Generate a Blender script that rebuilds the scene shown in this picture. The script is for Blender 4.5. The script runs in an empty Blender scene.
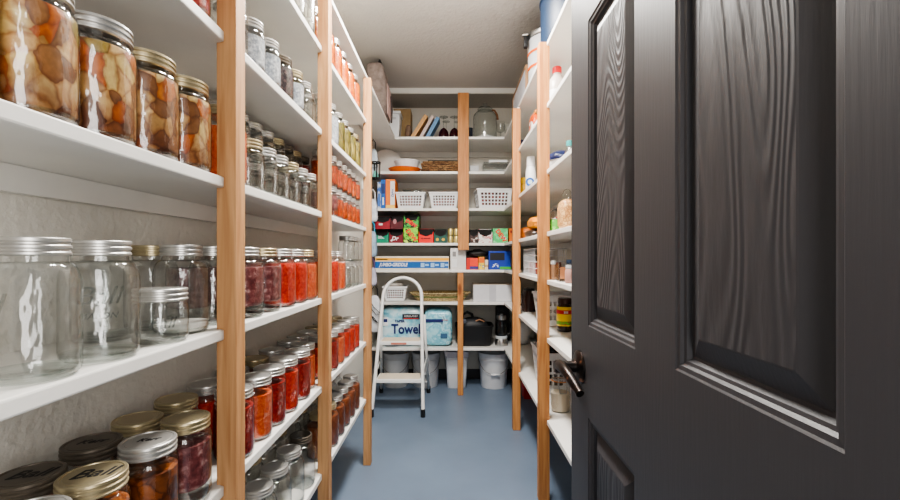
import bpy, bmesh, math, random
from mathutils import Vector, Matrix
random.seed(7)
S = bpy.context.scene
COL = S.collection
PI = math.pi
CAMZ, F = 1.09, 430.0

# ------------------------------------------------------------------ colour and materials
def lin(c):
    return tuple(((v/255)/12.92 if v/255 <= .04045 else (((v/255)+.055)/1.055)**2.4) for v in c)

MATS = {}
class NT:
    def __init__(s, name):
        s.m = bpy.data.materials.new(name); s.m.use_nodes = True
        s.t = s.m.node_tree; s.n = s.t.nodes; s.l = s.t.links
        s.bsdf = s.n['Principled BSDF']; s.out = s.n['Material Output']
    def add(s, typ, **kw):
        nd = s.n.new(typ)
        for k, v in kw.items():
            if k in nd.inputs: nd.inputs[k].default_value = v
            else: setattr(nd, k, v)
        return nd
    def link(s, a, b): s.l.new(a, b)
    def coords(s, scale=(1,1,1), rnd=True):
        tc = s.add('ShaderNodeTexCoord'); mp = s.add('ShaderNodeMapping')
        mp.inputs['Scale'].default_value = scale
        s.link(tc.outputs['Object'], mp.inputs['Vector'])
        if rnd:
            oi = s.add('ShaderNodeObjectInfo')
            mu = s.add('ShaderNodeMath', operation='MULTIPLY'); mu.inputs[1].default_value = 37.0
            s.link(oi.outputs['Random'], mu.inputs[0])
            cb = s.add('ShaderNodeCombineXYZ')
            for k in 'XYZ': s.link(mu.outputs[0], cb.inputs[k])
            s.link(cb.outputs[0], mp.inputs['Location'])
        return mp.outputs['Vector']
    def ramp(s, fac, stops, const=False):
        r = s.add('ShaderNodeValToRGB'); e = r.color_ramp.elements
        if const: r.color_ramp.interpolation = 'CONSTANT'
        while len(e) < len(stops): e.new(.5)
        for el, (p, c) in zip(e, stops):
            el.position = p; el.color = (*c, 1)
        s.link(fac, r.inputs['Fac']); return r.outputs['Color']
    def bump(s, h, strength=.3, dist=.002):
        b = s.add('ShaderNodeBump'); b.inputs['Strength'].default_value = strength; b.inputs['Distance'].default_value = dist
        s.link(h, b.inputs['Height']); s.link(b.outputs['Normal'], s.bsdf.inputs['Normal'])
        return b

def paint(name, rgb, rough=.45, metal=0, var=.06, bump=0, bscale=200, spec=None, linear=False):
    if name in MATS: return MATS[name]
    k = NT(name); c = rgb if linear else lin(rgb)
    v = k.coords()
    nz = k.add('ShaderNodeTexNoise', Scale=9.0, Detail=3.0); k.link(v, nz.inputs['Vector'])
    col = k.ramp(nz.outputs['Fac'], [(.3, tuple(x*(1-var) for x in c)), (.7, tuple(min(1, x*(1+var)) for x in c))])
    k.link(col, k.bsdf.inputs['Base Color'])
    k.bsdf.inputs['Roughness'].default_value = rough; k.bsdf.inputs['Metallic'].default_value = metal
    if spec is not None: k.bsdf.inputs['Specular IOR Level'].default_value = spec
    if bump:
        n2 = k.add('ShaderNodeTexNoise', Scale=float(bscale), Detail=2.0); k.link(v, n2.inputs['Vector'])
        k.bump(n2.outputs['Fac'], bump, .003)
    MATS[name] = k.m; return k.m

def mottled(name, stops, scale=30, rough=.5, kind='noise', stretch=(1,1,1), bump=.2, edge=None, const=False, warp=.9, settle=False):
    """cells or clouds of several colours"""
    if name in MATS: return MATS[name]
    k = NT(name); v = k.coords(stretch)
    stops = [(p, lin(c)) for p, c in stops]
    if kind == 'noise':
        nz = k.add('ShaderNodeTexNoise', Scale=float(scale), Detail=4.0, Roughness=.6); k.link(v, nz.inputs['Vector'])
        fac = nz.outputs['Fac']; col = k.ramp(fac, stops, const)
        hgt = fac
    else:
        wn = k.add('ShaderNodeTexNoise', Scale=scale*.7, Detail=3.0); k.link(v, wn.inputs['Vector'])
        mx = k.add('ShaderNodeMixRGB', blend_type='ADD'); mx.inputs['Fac'].default_value = .5/scale*warp
        k.link(v, mx.inputs['Color1']); k.link(wn.outputs['Color'], mx.inputs['Color2'])
        vo = k.add('ShaderNodeTexVoronoi', Scale=float(scale)); k.link(mx.outputs[0], vo.inputs['Vector'])
        sp = k.add('ShaderNodeSeparateColor'); k.link(vo.outputs['Color'], sp.inputs[0])
        col = k.ramp(sp.outputs[0], stops, const)
        ve = k.add('ShaderNodeTexVoronoi', Scale=float(scale)); ve.feature = 'DISTANCE_TO_EDGE'; k.link(mx.outputs[0], ve.inputs['Vector'])
        dk = k.ramp(ve.outputs['Distance'], [(0, lin(edge or (70,45,30))), (.16, (1,1,1))])
        m2 = k.add('ShaderNodeMixRGB', blend_type='MULTIPLY'); m2.inputs['Fac'].default_value = .8
        k.link(col, m2.inputs['Color1']); k.link(dk, m2.inputs['Color2'])
        n3 = k.add('ShaderNodeTexNoise', Scale=scale*3.0, Detail=3.0); k.link(v, n3.inputs['Vector'])
        m3 = k.add('ShaderNodeMixRGB', blend_type='OVERLAY'); m3.inputs['Fac'].default_value = .45
        k.link(m2.outputs[0], m3.inputs['Color1']); k.link(n3.outputs['Fac'], m3.inputs['Color2'])
        if settle:                      # heavier, browner matter at the bottom of the jar
            tc = k.add('ShaderNodeTexCoord'); sx = k.add('ShaderNodeSeparateXYZ'); k.link(tc.outputs['Object'], sx.inputs[0])
            mu = k.add('ShaderNodeMath', operation='MULTIPLY'); mu.inputs[1].default_value = 8.0; k.link(sx.outputs['Z'], mu.inputs[0])
            zc = k.ramp(mu.outputs[0], [(.18, (.50,.36,.34)), (.5, (1,1,1))])
            m4 = k.add('ShaderNodeMixRGB', blend_type='MULTIPLY'); m4.inputs['Fac'].default_value = 1
            k.link(m3.outputs[0], m4.inputs['Color1']); k.link(zc, m4.inputs['Color2']); m3 = m4
        col = m3.outputs[0]; hgt = ve.outputs['Distance']
    k.link(col, k.bsdf.inputs['Base Color'])
    k.bsdf.inputs['Roughness'].default_value = rough
    if bump: k.bump(hgt, bump, .004)
    MATS[name] = k.m; return k.m

def wood(name, c1, c2, rough=.6):
    if name in MATS: return MATS[name]
    k = NT(name); v = k.coords((1,1,.06))
    nz = k.add('ShaderNodeTexNoise', Scale=70.0, Detail=4.0, Distortion=.6); k.link(v, nz.inputs['Vector'])
    col = k.ramp(nz.outputs['Fac'], [(.3, lin(c1)), (.68, lin(c2))])
    v2 = k.coords((1,1,.35))
    vo = k.add('ShaderNodeTexVoronoi', Scale=5.5); k.link(v2, vo.inputs['Vector'])
    kn = k.ramp(vo.outputs['Distance'], [(0.0, (.25,.12,.06)), (.07, (.45,.25,.13)), (.1, (1,1,1))])
    m = k.add('ShaderNodeMixRGB', blend_type='MULTIPLY'); m.inputs['Fac'].default_value = .8
    k.link(col, m.inputs['Color1']); k.link(kn, m.inputs['Color2'])
    k.link(m.outputs[0], k.bsdf.inputs['Base Color'])
    k.bsdf.inputs['Roughness'].default_value = rough
    k.bump(nz.outputs['Fac'], .15, .001)
    MATS[name] = k.m; return k.m

def glass_mat(name, tint=(.985,.992,.988), edge=(.78,.81,.79), refl=.85):
    """thin clear glass: see-through face-on, darker and mirror-like at grazing angles, slightly wavy"""
    if name in MATS: return MATS[name]
    k = NT(name); k.n.remove(k.bsdf)
    v = k.coords((1,1,.5))
    nz = k.add('ShaderNodeTexNoise', Scale=45.0, Detail=2.0); k.link(v, nz.inputs['Vector'])
    b = k.add('ShaderNodeBump'); b.inputs['Strength'].default_value = .5; b.inputs['Distance'].default_value = .006
    k.link(nz.outputs['Fac'], b.inputs['Height'])
    lw = k.add('ShaderNodeLayerWeight'); lw.inputs['Blend'].default_value = .5
    k.link(b.outputs['Normal'], lw.inputs['Normal'])
    tr = k.add('ShaderNodeBsdfTransparent')
    k.link(k.ramp(lw.outputs['Facing'], [(0, tint), (.55, tuple(t*.96 for t in tint)), (.95, edge)]), tr.inputs['Color'])
    gl = k.add('ShaderNodeBsdfGlossy'); gl.inputs['Roughness'].default_value = .09
    k.link(b.outputs['Normal'], gl.inputs['Normal'])
    fr = k.ramp(lw.outputs['Facing'], [(0, (.07,)*3), (.5, (.18,)*3), (.8, (.38,)*3), (1, (refl,)*3)])
    mx = k.add('ShaderNodeMixShader'); k.link(fr, mx.inputs['Fac'])
    k.link(tr.outputs[0], mx.inputs[1]); k.link(gl.outputs[0], mx.inputs[2])
    k.link(mx.outputs[0], k.out.inputs['Surface'])
    MATS[name] = k.m; return k.m

# room surfaces
def plaster(name, rgb, bump=.5, scale=60, rough=.75):
    k = NT(name); v = k.coords(rnd=False); c = lin(rgb)
    n1 = k.add('ShaderNodeTexNoise', Scale=2.2, Detail=3.0); k.link(v, n1.inputs['Vector'])
    k.link(k.ramp(n1.outputs['Fac'], [(.3, tuple(x*.93 for x in c)), (.7, c)]), k.bsdf.inputs['Base Color'])
    n2 = k.add('ShaderNodeTexNoise', Scale=float(scale), Detail=3.0); k.link(v, n2.inputs['Vector'])
    k.bsdf.inputs['Roughness'].default_value = rough
    k.bump(n2.outputs['Fac'], bump, .006); MATS[name] = k.m; return k.m

M_WALL = plaster('off white orange peel plaster', (226,222,213), .55, 75)
M_CEIL = plaster('grey stippled ceiling', (176,171,165), .8, 48, .9)
M_SHELF = paint('white shelf paint', (226,224,219), .32, var=.03, bump=.06, bscale=30)
M_SHELFEDGE = M_SHELF
M_PINE = wood('raw pine', (198,152,106), (164,116,74))
M_PINE2 = wood('knotty fir', (200,144,88), (168,108,58))
def floor_mat():
    k = NT('blue grey floor paint'); v = k.coords(rnd=False); c = lin((106,121,140))
    n1 = k.add('ShaderNodeTexNoise', Scale=3.0, Detail=5.0); k.link(v, n1.inputs['Vector'])
    k.link(k.ramp(n1.outputs['Fac'], [(.3, tuple(x*.88 for x in c)), (.7, tuple(x*1.05 for x in c))]), k.bsdf.inputs['Base Color'])
    k.bsdf.inputs['Roughness'].default_value = .38
    n2 = k.add('ShaderNodeTexNoise', Scale=25.0, Detail=2.0); k.link(v, n2.inputs['Vector'])
    k.bump(n2.outputs['Fac'], .1, .002); return k.m
M_FLOOR = floor_mat()

def door_mat(name, cathedral):
    k = NT(name); v = k.coords((1, 1, .2 if cathedral else .06), rnd=False)
    if cathedral:
        wv = k.add('ShaderNodeTexNoise', Scale=5.0, Detail=2.0, Distortion=.3); k.link(v, wv.inputs['Vector'])
        mu = k.add('ShaderNodeMath', operation='MULTIPLY'); mu.inputs[1].default_value = 300.0; k.link(wv.outputs['Fac'], mu.inputs[0])
        si = k.add('ShaderNodeMath', operation='SINE'); k.link(mu.outputs[0], si.inputs[0])
        br = k.add('ShaderNodeTexNoise', Scale=60.0, Detail=3.0); k.link(v, br.inputs['Vector'])
        ad = k.add('ShaderNodeMath', operation='MULTIPLY_ADD'); ad.inputs[1].default_value = .35
        k.link(si.outputs[0], ad.inputs[0]); k.link(br.outputs['Fac'], ad.inputs[2]); h = ad.outputs[0]
        k.bump(h, .75, .0018)
    else:
        nz = k.add('ShaderNodeTexNoise', Scale=220.0, Detail=3.0); k.link(v, nz.inputs['Vector']); h = nz.outputs['Fac']
        k.bump(h, .3, .001)
    c = lin((62,61,64))
    k.bsdf.inputs['Base Color'].default_value = (*c, 1)
    k.bsdf.inputs['Roughness'].default_value = .44
    k.bsdf.inputs['Specular IOR Level'].default_value = .33
    return k.m
M_DOOR = door_mat('charcoal door paint fine grain', False)
M_DOORF = door_mat('charcoal door paint cathedral grain', True)

M_GLASS = glass_mat('clear jar glass')
M_BASE = glass_mat('thick jar bottom', (.94,.96,.95), (.75,.78,.76), .6)
M_GLASSG = glass_mat('clear thick glass', (.93,.95,.94), (.4,.44,.43))
M_PLASTCLR = glass_mat('clear plastic', (.88,.9,.9), (.6,.62,.63), .5)
M_SILV = paint('tin plated lid', (188,186,182), .34, .72, .06)
M_GOLD = paint('brass toned lid', (180,167,136), .34, .72, .08)
M_DARK = paint('bronzed dark lid', (102,94,84), .38, .6, .15)
M_INK = paint('black ink', (28,26,26), .6)
M_EMB = glass_mat('raised glass lettering', (.84,.86,.86), (.7,.72,.72), .9)
M_WHITEPL = paint('white plastic', (226,227,229), .4, var=.03)
M_GREYPL = paint('grey white plastic', (196,197,199), .45, var=.04)
M_BLACK = paint('black plastic', (24,24,26), .45)
M_STEEL = paint('brushed steel', (180,180,180), .3, 1)
def bronze():
    k = NT('oil rubbed bronze'); v = k.coords()
    lw = k.add('ShaderNodeNewGeometry')
    n = k.add('ShaderNodeTexNoise', Scale=32.0, Detail=3.0); k.link(v, n.inputs['Vector'])
    k.link(k.ramp(n.outputs['Fac'], [(.5, lin((46,42,41))), (.64, lin((66,54,48))), (.72, lin((180,122,90)))]), k.bsdf.inputs['Base Color'])
    k.bsdf.inputs['Metallic'].default_value = .85; k.bsdf.inputs['Roughness'].default_value = .3
    return k.m
M_BRONZE = bronze()

# ------------------------------------------------------------------ mesh building
class MB:
    def __init__(s): s.b = bmesh.new(); s.mi = 0; s.mats = []
    def mat(s, m):
        if m not in s.mats: s.mats.append(m)
        s.mi = s.mats.index(m); return s
    def _f(s, vs, smooth=False):
        try: f = s.b.faces.new(vs)
        except ValueError: return None
        f.material_index = s.mi; f.smooth = smooth; return f
    def quad(s, pts): s._f([s.b.verts.new(p) for p in pts]); return s
    def box(s, x0, x1, y0, y1, z0, z1, bev=0, seg=2, taper=0, M=None):
        n0 = len(s.b.verts)
        t = taper
        P = [(x0+t,y0+t,z0),(x1-t,y0+t,z0),(x1-t,y1-t,z0),(x0+t,y1-t,z0),(x0,y0,z1),(x1,y0,z1),(x1,y1,z1),(x0,y1,z1)]
        V = [s.b.verts.new(M @ Vector(p) if M else p) for p in P]
        fs = [s._f([V[i] for i in q]) for q in ((0,3,2,1),(4,5,6,7),(0,1,5,4),(1,2,6,5),(2,3,7,6),(3,0,4,7))]
        if bev:
            es = list({e for f in fs for e in f.edges})
            r = bmesh.ops.bevel(s.b, geom=es, offset=bev, segments=seg, affect='EDGES', profile=.5, clamp_overlap=True)
            for f in r['faces']: f.smooth = True; f.material_index = s.mi
        return s
    def lathe(s, prof, n=32, c=(0,0,0), cap0=True, cap1=True, sx=1, sy=1, sq=0, M=None):
        """prof: [(r,z)] ; sq>0 makes a rounded square plan"""
        rings = []
        for r, z in prof:
            ring = []
            for i in range(n):
                a = 2*PI*i/n; ca, sa = math.cos(a), math.sin(a); k = 1.0
                if sq: k = 1/((abs(ca)**sq + abs(sa)**sq)**(1/sq))
                p = Vector((c[0]+r*k*ca*sx, c[1]+r*k*sa*sy, c[2]+z))
                ring.append(s.b.verts.new(M @ p if M else p))
            rings.append(ring)
        for a, b in zip(rings, rings[1:]):
            for i in range(n):
                s._f([a[i], a[(i+1)%n], b[(i+1)%n], b[i]], True)
        if cap0: s._f(rings[0][::-1])
        if cap1: s._f(rings[-1])
        return s
    def tube(s, pts, r, n=8, closed=False, caps=True):
        pts = [Vector(p) for p in pts]; rings = []; up = None
        N = len(pts)
        for i, p in enumerate(pts):
            if closed: d = pts[(i+1)%N]-pts[i-1]
            else: d = pts[min(i+1,N-1)]-pts[max(i-1,0)]
            d.normalize()
            if up is None:
                up = Vector((0,0,1)) if abs(d.z) < .9 else Vector((0,1,0))
            a = d.cross(up); a.normalize(); up = a.cross(d); up.normalize()
            rr = r[i] if isinstance(r, (list,tuple)) else r
            rings.append([s.b.verts.new(p + a*rr*math.cos(2*PI*k/n) + up*rr*math.sin(2*PI*k/n)) for k in range(n)])
        for i in range(N if closed else N-1):
            A, B = rings[i], rings[(i+1)%N]
            for k in range(n): s._f([A[k], A[(k+1)%n], B[(k+1)%n], B[k]], True)
        if caps and not closed: s._f(rings[0][::-1]); s._f(rings[-1])
        return s
    def prism(s, poly, z0, z1, bev=0):
        """extrude an xy polygon"""
        A = [s.b.verts.new((x,y,z0)) for x,y in poly]; B = [s.b.verts.new((x,y,z1)) for x,y in poly]; n = len(poly)
        fs = [s._f(A[::-1]), s._f(B)] + [s._f([A[i],A[(i+1)%n],B[(i+1)%n],B[i]]) for i in range(n)]
        if bev:
            es = list({e for f in fs for e in f.edges})
            r = bmesh.ops.bevel(s.b, geom=es, offset=bev, segments=2, affect='EDGES', profile=.5, clamp_overlap=True)
            for f in r['faces']: f.smooth = True
        return s
    def blob(s, w, d, h, c=(0,0,0), sub=3, p=3.0, jit=0.0, seed=0, z0=True, fn=None, M=None):
        """soft superellipsoid sack standing on z=0"""
        rnd = random.Random(seed); n, m = 8*sub, 4*sub+1
        ph = [rnd.uniform(0, 6.28) for _ in range(9)]
        rings = []
        sg = lambda v, e: math.copysign(abs(v)**e, v)
        for j in range(m):
            t = -PI/2 + PI*j/(m-1); ring = []
            for i in range(n):
                a = 2*PI*i/n; e = 2/p
                x = sg(math.cos(t), e)*sg(math.cos(a), e); y = sg(math.cos(t), e)*sg(math.sin(a), e); z = sg(math.sin(t), e)
                q = 1 + jit*(math.sin(3*a+ph[0]+2*t)+math.sin(5*t*2+ph[1]+a)+.7*math.sin(9*a+ph[2]+4*t)+.5*math.sin(14*a+ph[3]-7*t))
                P = Vector((x*w/2*q, y*d/2*q, (z+1)*h/2))
                if fn: P = Vector(fn(P))
                P = P + Vector(c)
                ring.append(s.b.verts.new(M @ P if M else P))
            rings.append(ring)
        for a, b in zip(rings, rings[1:]):
            for i in range(n): s._f([a[i],a[(i+1)%n],b[(i+1)%n],b[i]], True)
        return s
    def build(s, name, m=None, parent=None, loc=(0,0,0), rz=0):
        bmesh.ops.remove_doubles(s.b, verts=s.b.verts, dist=1e-5)
        dead = [f for f in s.b.faces if f.calc_area() < 1e-12]
        if dead: bmesh.ops.delete(s.b, geom=dead, context='FACES')
        bmesh.ops.recalc_face_normals(s.b, faces=s.b.faces)
        for e in s.b.edges:
            if len(e.link_faces) == 2 and e.calc_face_angle(0) > math.radians(38): e.smooth = False
        me = bpy.data.meshes.new(name); s.b.to_mesh(me); s.b.free()
        for x in (s.mats or [m]): me.materials.append(x)
        o = bpy.data.objects.new(name, me); COL.objects.link(o); o.location = loc; o.rotation_euler.z = rz
        if parent is not None: o.parent = parent
        return o

def tag(o, label=None, cat=None, group=None, kind=None):
    for k, v in (('label', label), ('category', cat), ('group', group), ('kind', kind)):
        if v: o[k] = v
    return o
def thing(name, label, cat, loc=(0,0,0), rz=0, group=None, rx=0, ry=0):
    o = bpy.data.objects.new(name, None); COL.objects.link(o); o.empty_display_size = .05
    o.location = loc; o.rotation_euler = (rx, ry, rz); return tag(o, label, cat, group)
def dup(root, loc, rz, label, group=None):
    def cp(o, par):
        c = o.copy(); COL.objects.link(c); c.parent = par
        for ch in o.children: cp(ch, c)
        return c
    r = cp(root, None); r.location = loc; r.rotation_euler.z = rz; r['label'] = label
    if group: r['group'] = group
    return r
def lettering(text, size, m, parent, loc, rot=(PI/2,0,0), ext=.0006, shear=0, wrap=None, align='CENTER', name='lettering', bold=0, sx=1):
    cu = bpy.data.curves.new(name, 'FONT'); cu.body = text; cu.size = size; cu.extrude = ext; cu.shear = shear
    cu.align_x = align; cu.align_y = 'CENTER'; cu.offset = bold; cu.resolution_u = 3
    to = bpy.data.objects.new('tmp_text', cu); COL.objects.link(to)
    dg = bpy.context.evaluated_depsgraph_get(); dg.update()
    me = bpy.data.meshes.new_from_object(to.evaluated_get(dg)); bpy.data.objects.remove(to); bpy.data.curves.remove(cu)
    if sx != 1:
        for v in me.vertices: v.co.x *= sx
    if wrap:                                   # bend the line of text round a cylinder of that radius (letters face -y)
        for v in me.vertices:
            a = v.co.x/wrap; rr = wrap + v.co.z
            v.co = Vector((rr*math.sin(a), -rr*math.cos(a), v.co.y))
        rot = (0,0,rot[2])
    me.materials.clear(); me.materials.append(m)
    o = bpy.data.objects.new(name, me); COL.objects.link(o); o.parent = parent; o.location = loc; o.rotation_euler = rot
    return o

# ------------------------------------------------------------------ room shell
LWX, RWX, BWY, FWY, CH = -.65, .76, 3.86, .10, 2.428
def slab(name, a, b, m, label):
    o = MB().box(a[0],b[0],a[1],b[1],a[2],b[2]).build(name, m); return tag(o, label, kind='structure')
slab('floor', (-1.3,-.9,-.05), (1.3,BWY+.1,0), M_FLOOR, 'blue grey painted concrete floor')
slab('ceiling', (LWX-.1,FWY-.1,CH), (RWX+.1,BWY+.1,CH+.06), M_CEIL, 'grey textured ceiling')
slab('wall_left', (LWX-.1,FWY,0), (LWX,BWY,CH), M_WALL, 'off white textured wall behind the canning jars')
slab('wall_right', (RWX,FWY,0), (RWX+.1,BWY,CH), M_WALL, 'off white textured wall behind the right shelves')
slab('wall_back', (LWX-.1,BWY,0), (RWX+.1,BWY+.1,CH), M_WALL, 'off white end wall behind the back shelves')
f = MB().box(LWX-.1,-.47,FWY-.1,FWY,0,CH).box(.35,RWX+.1,FWY-.1,FWY,0,CH).box(-.47,.35,FWY-.1,FWY,2.06,CH)
tag(f.build('wall_front', M_WALL), 'wall around the pantry doorway', kind='structure')
slab('baseboard_back', (LWX+.002,BWY-.014,.001), (RWX-.002,BWY,.085), paint('shade-toned baseboard',(58,58,62),.5), 'shade-toned baseboard along the end wall')  # dark tone paints in the shadow at the foot of the wall

# ------------------------------------------------------------------ shelving
LZ = {'e':.35, 'd':.648, 'c':.950, 'b':1.245, 'a':1.527, 'top1':1.81, 'top2':2.05}
RZ = [2.048, 1.772, 1.478, 1.202, .988, .730, .366]
TH = .021
LPOST = [(.834,.872), (1.47,1.51), (2.245,2.285)]
unit = thing('shelving_unit', 'white shelves with pine posts along the left wall, crowded with canning jars', 'shelves', (0,0,0))
FR, PX0, PX1 = -.437, -.453, -.415
for key, z in LZ.items():
    yend = 2.275 if key != 'top2' else 3.418
    y0 = .16
    poly = [(LWX+.002,y0),(FR,y0)]
    for (a,b) in LPOST:
        if key == 'top2': continue
        if b > yend: poly += [(FR,a-.001),(PX0-.001,a-.001)]
        else: poly += [(FR,a-.001),(PX0-.001,a-.001),(PX0-.001,b+.001),(FR,b+.001)]
    last = poly[-1]
    poly += [(last[0], yend), (LWX+.002, yend)] if last[0] != FR else [(FR,yend),(LWX+.002,yend)]
    MB().prism(poly, z-TH, z, bev=.003).build('shelf', M_SHELF, unit)
    if key not in ('top2',):
        MB().box(LWX+.001, LWX+.02, y0, yend, z-TH-.04, z-TH-.0005).build('cleat', M_SHELF, unit)
for i, (a,b) in enumerate(LPOST):
    MB().box(PX0,PX1,a,b,0.001,LZ['top2']-TH-.002, bev=.0015).build('post', M_PINE, unit)

# back unit: boards wall to wall, front at Y=3.42
BF = 3.42
bunit = thing('shelving_unit', 'white shelves with fir posts across the end wall, holding cartons and baskets', 'shelves', (0,0,0))
for i, z in enumerate(RZ):
    MB().box(LWX+.002, RWX-.002, BF, BWY-.002, z-TH, z, bev=.003).build('shelf', M_SHELF, bunit)
    MB().box(LWX+.002, RWX-.002, BWY-.022, BWY-.001, z-TH-.045, z-TH-.0005).build('cleat', M_SHELF, bunit)
MB().box(LWX+.002, RWX-.002, BF-.022, BF, 2.385, CH-.001, bev=.002).build('header_board', M_SHELF, bunit)
MB().box(.062,.148,BF-.038,BF-.001,1.146,2.384, bev=.002).build('post', M_PINE2, bunit)
MB().box(.060,.104,BF-.038,BF-.001,.001,RZ[4]-TH-.001, bev=.002).build('post', M_PINE2, bunit)

runit = thing('shelving_unit', 'white shelves with fir posts down the right wall, beside the charcoal door', 'shelves', (0,0,0))
RF, QX0, QX1 = .430, .396, .443
RPOST = [(1.91,1.955), (2.70,2.745)]
for i, z in enumerate(RZ):
    poly = [(RWX-.002,.90),(RF,.90)]
    for (a,b) in RPOST:
        poly += [(RF,a-.001),(QX1+.001,a-.001),(QX1+.001,b+.001),(RF,b+.001)]
    poly += [(RF,BF-.002),(RWX-.002,BF-.002)]
    MB().prism(poly, z-TH, z, bev=.003).build('shelf', M_SHELF, runit)
    MB().box(RWX-.02, RWX-.001, .90, BF-.003, z-TH-.045, z-TH-.0005).build('cleat', M_SHELF, runit)
for (a,b), top in zip(RPOST, (2.046, 2.025)):
    MB().box(QX0,QX1,a,b,.001,top, bev=.002).build('post', M_PINE2, runit)

# ------------------------------------------------------------------ door
DX, DY0, DY1, DZ0, DZ1 = .29, .196, 1.027, .012, 2.035
def door():
    mb = MB(); mb.mat(M_DOOR)
    ys = [DY1-.0, 3.116*DX, 2.324*DX, 1.911*DX, 1.0886*DX, DY0]      # free edge .. hinge edge
    cols = [(ys[2], ys[1]), (ys[4], ys[3])]
    rows = [(.21, CAMZ-1.164*DX), (CAMZ-.5*DX, CAMZ+1.71*DX), (CAMZ+1.71*DX+.11, DZ1-.125)]
    holes = [(c, r) for c in cols for r in rows]
    yb = sorted({DY0, DY1, *[v for c in cols for v in c]}); zb = sorted({DZ0, DZ1, *[v for r in rows for v in r]})
    for a, b in zip(yb, yb[1:]):
        for c, d in zip(zb, zb[1:]):
            if any(abs(a-h[0][0])<1e-6 and abs(c-h[1][0])<1e-6 for h in holes): continue
            mb.quad([(DX,a,c),(DX,b,c),(DX,b,d),(DX,a,d)])
    prof = [(0,0),(.0025,.002),(.008,.0025),(.011,.006),(.015,.007),(.018,.0125),(.022,.013),(.046,.0035),(.0485,.003)]
    for (c, r) in holes:
        ring = None
        for ins, dep in prof:
            R = [(DX+dep, c[0]+ins, r[0]+ins),(DX+dep, c[1]-ins, r[0]+ins),(DX+dep, c[1]-ins, r[1]-ins),(DX+dep, c[0]+ins, r[1]-ins)]
            if ring:
                for i in range(4): mb.quad([ring[i], ring[(i+1)%4], R[(i+1)%4], R[i]])
            ring = R
        mb.mat(M_DOORF); mb.quad(ring); mb.mat(M_DOOR)
    X2 = DX+.036
    mb.quad([(X2,DY0,DZ0),(X2,DY0,DZ1),(X2,DY1,DZ1),(X2,DY1,DZ0)])
    mb.quad([(DX,DY1,DZ0),(X2,DY1,DZ0),(X2,DY1,DZ1),(DX,DY1,DZ1)]); mb.quad([(DX,DY0,DZ0),(DX,DY0,DZ1),(X2,DY0,DZ1),(X2,DY0,DZ0)])
    mb.quad([(DX,DY0,DZ1),(DX,DY1,DZ1),(X2,DY1,DZ1),(X2,DY0,DZ1)]); mb.quad([(DX,DY0,DZ0),(X2,DY0,DZ0),(X2,DY1,DZ0),(DX,DY1,DZ0)])
    o = mb.build('door_1'); tag(o, 'charcoal six panel door standing open into the pantry', kind='structure')
    hz, hy = .846, .957
    R = Matrix.Translation((DX,hy,hz)) @ Matrix.Rotation(-PI/2, 4, 'Y')
    ro = MB().lathe([(.0365,0),(.0365,.004),(.034,.007),(.030,.0095),(.022,.011),(.018,.012)], 40, M=R).build('handle_rose', M_BRONZE, o)
    ro['label'] = 'round bronze rose of the door lever'
    mb = MB().lathe([(.013,.010),(.012,.03),(.0135,.040),(.015,.046),(.015,.054),(.011,.058)], 24, M=R)
    n = 16; pts = []; rr = []
    for i in range(n):
        t = i/(n-1)
        pts.append((DX-.047-.004*math.sin(t*PI)+.010*t, hy-.004-.118*t, hz+.004+.008*math.sin(t*PI*1.0)-.014*t-.012*t*t)); rr.append(.0125-.003*t if t<.93 else .0085)
    mb.tube(pts, rr, 12)
    lv = mb.build('lever_handle', M_BRONZE, o); lv['label'] = 'dark bronze lever with copper worn edges'
    return o
door()

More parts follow.
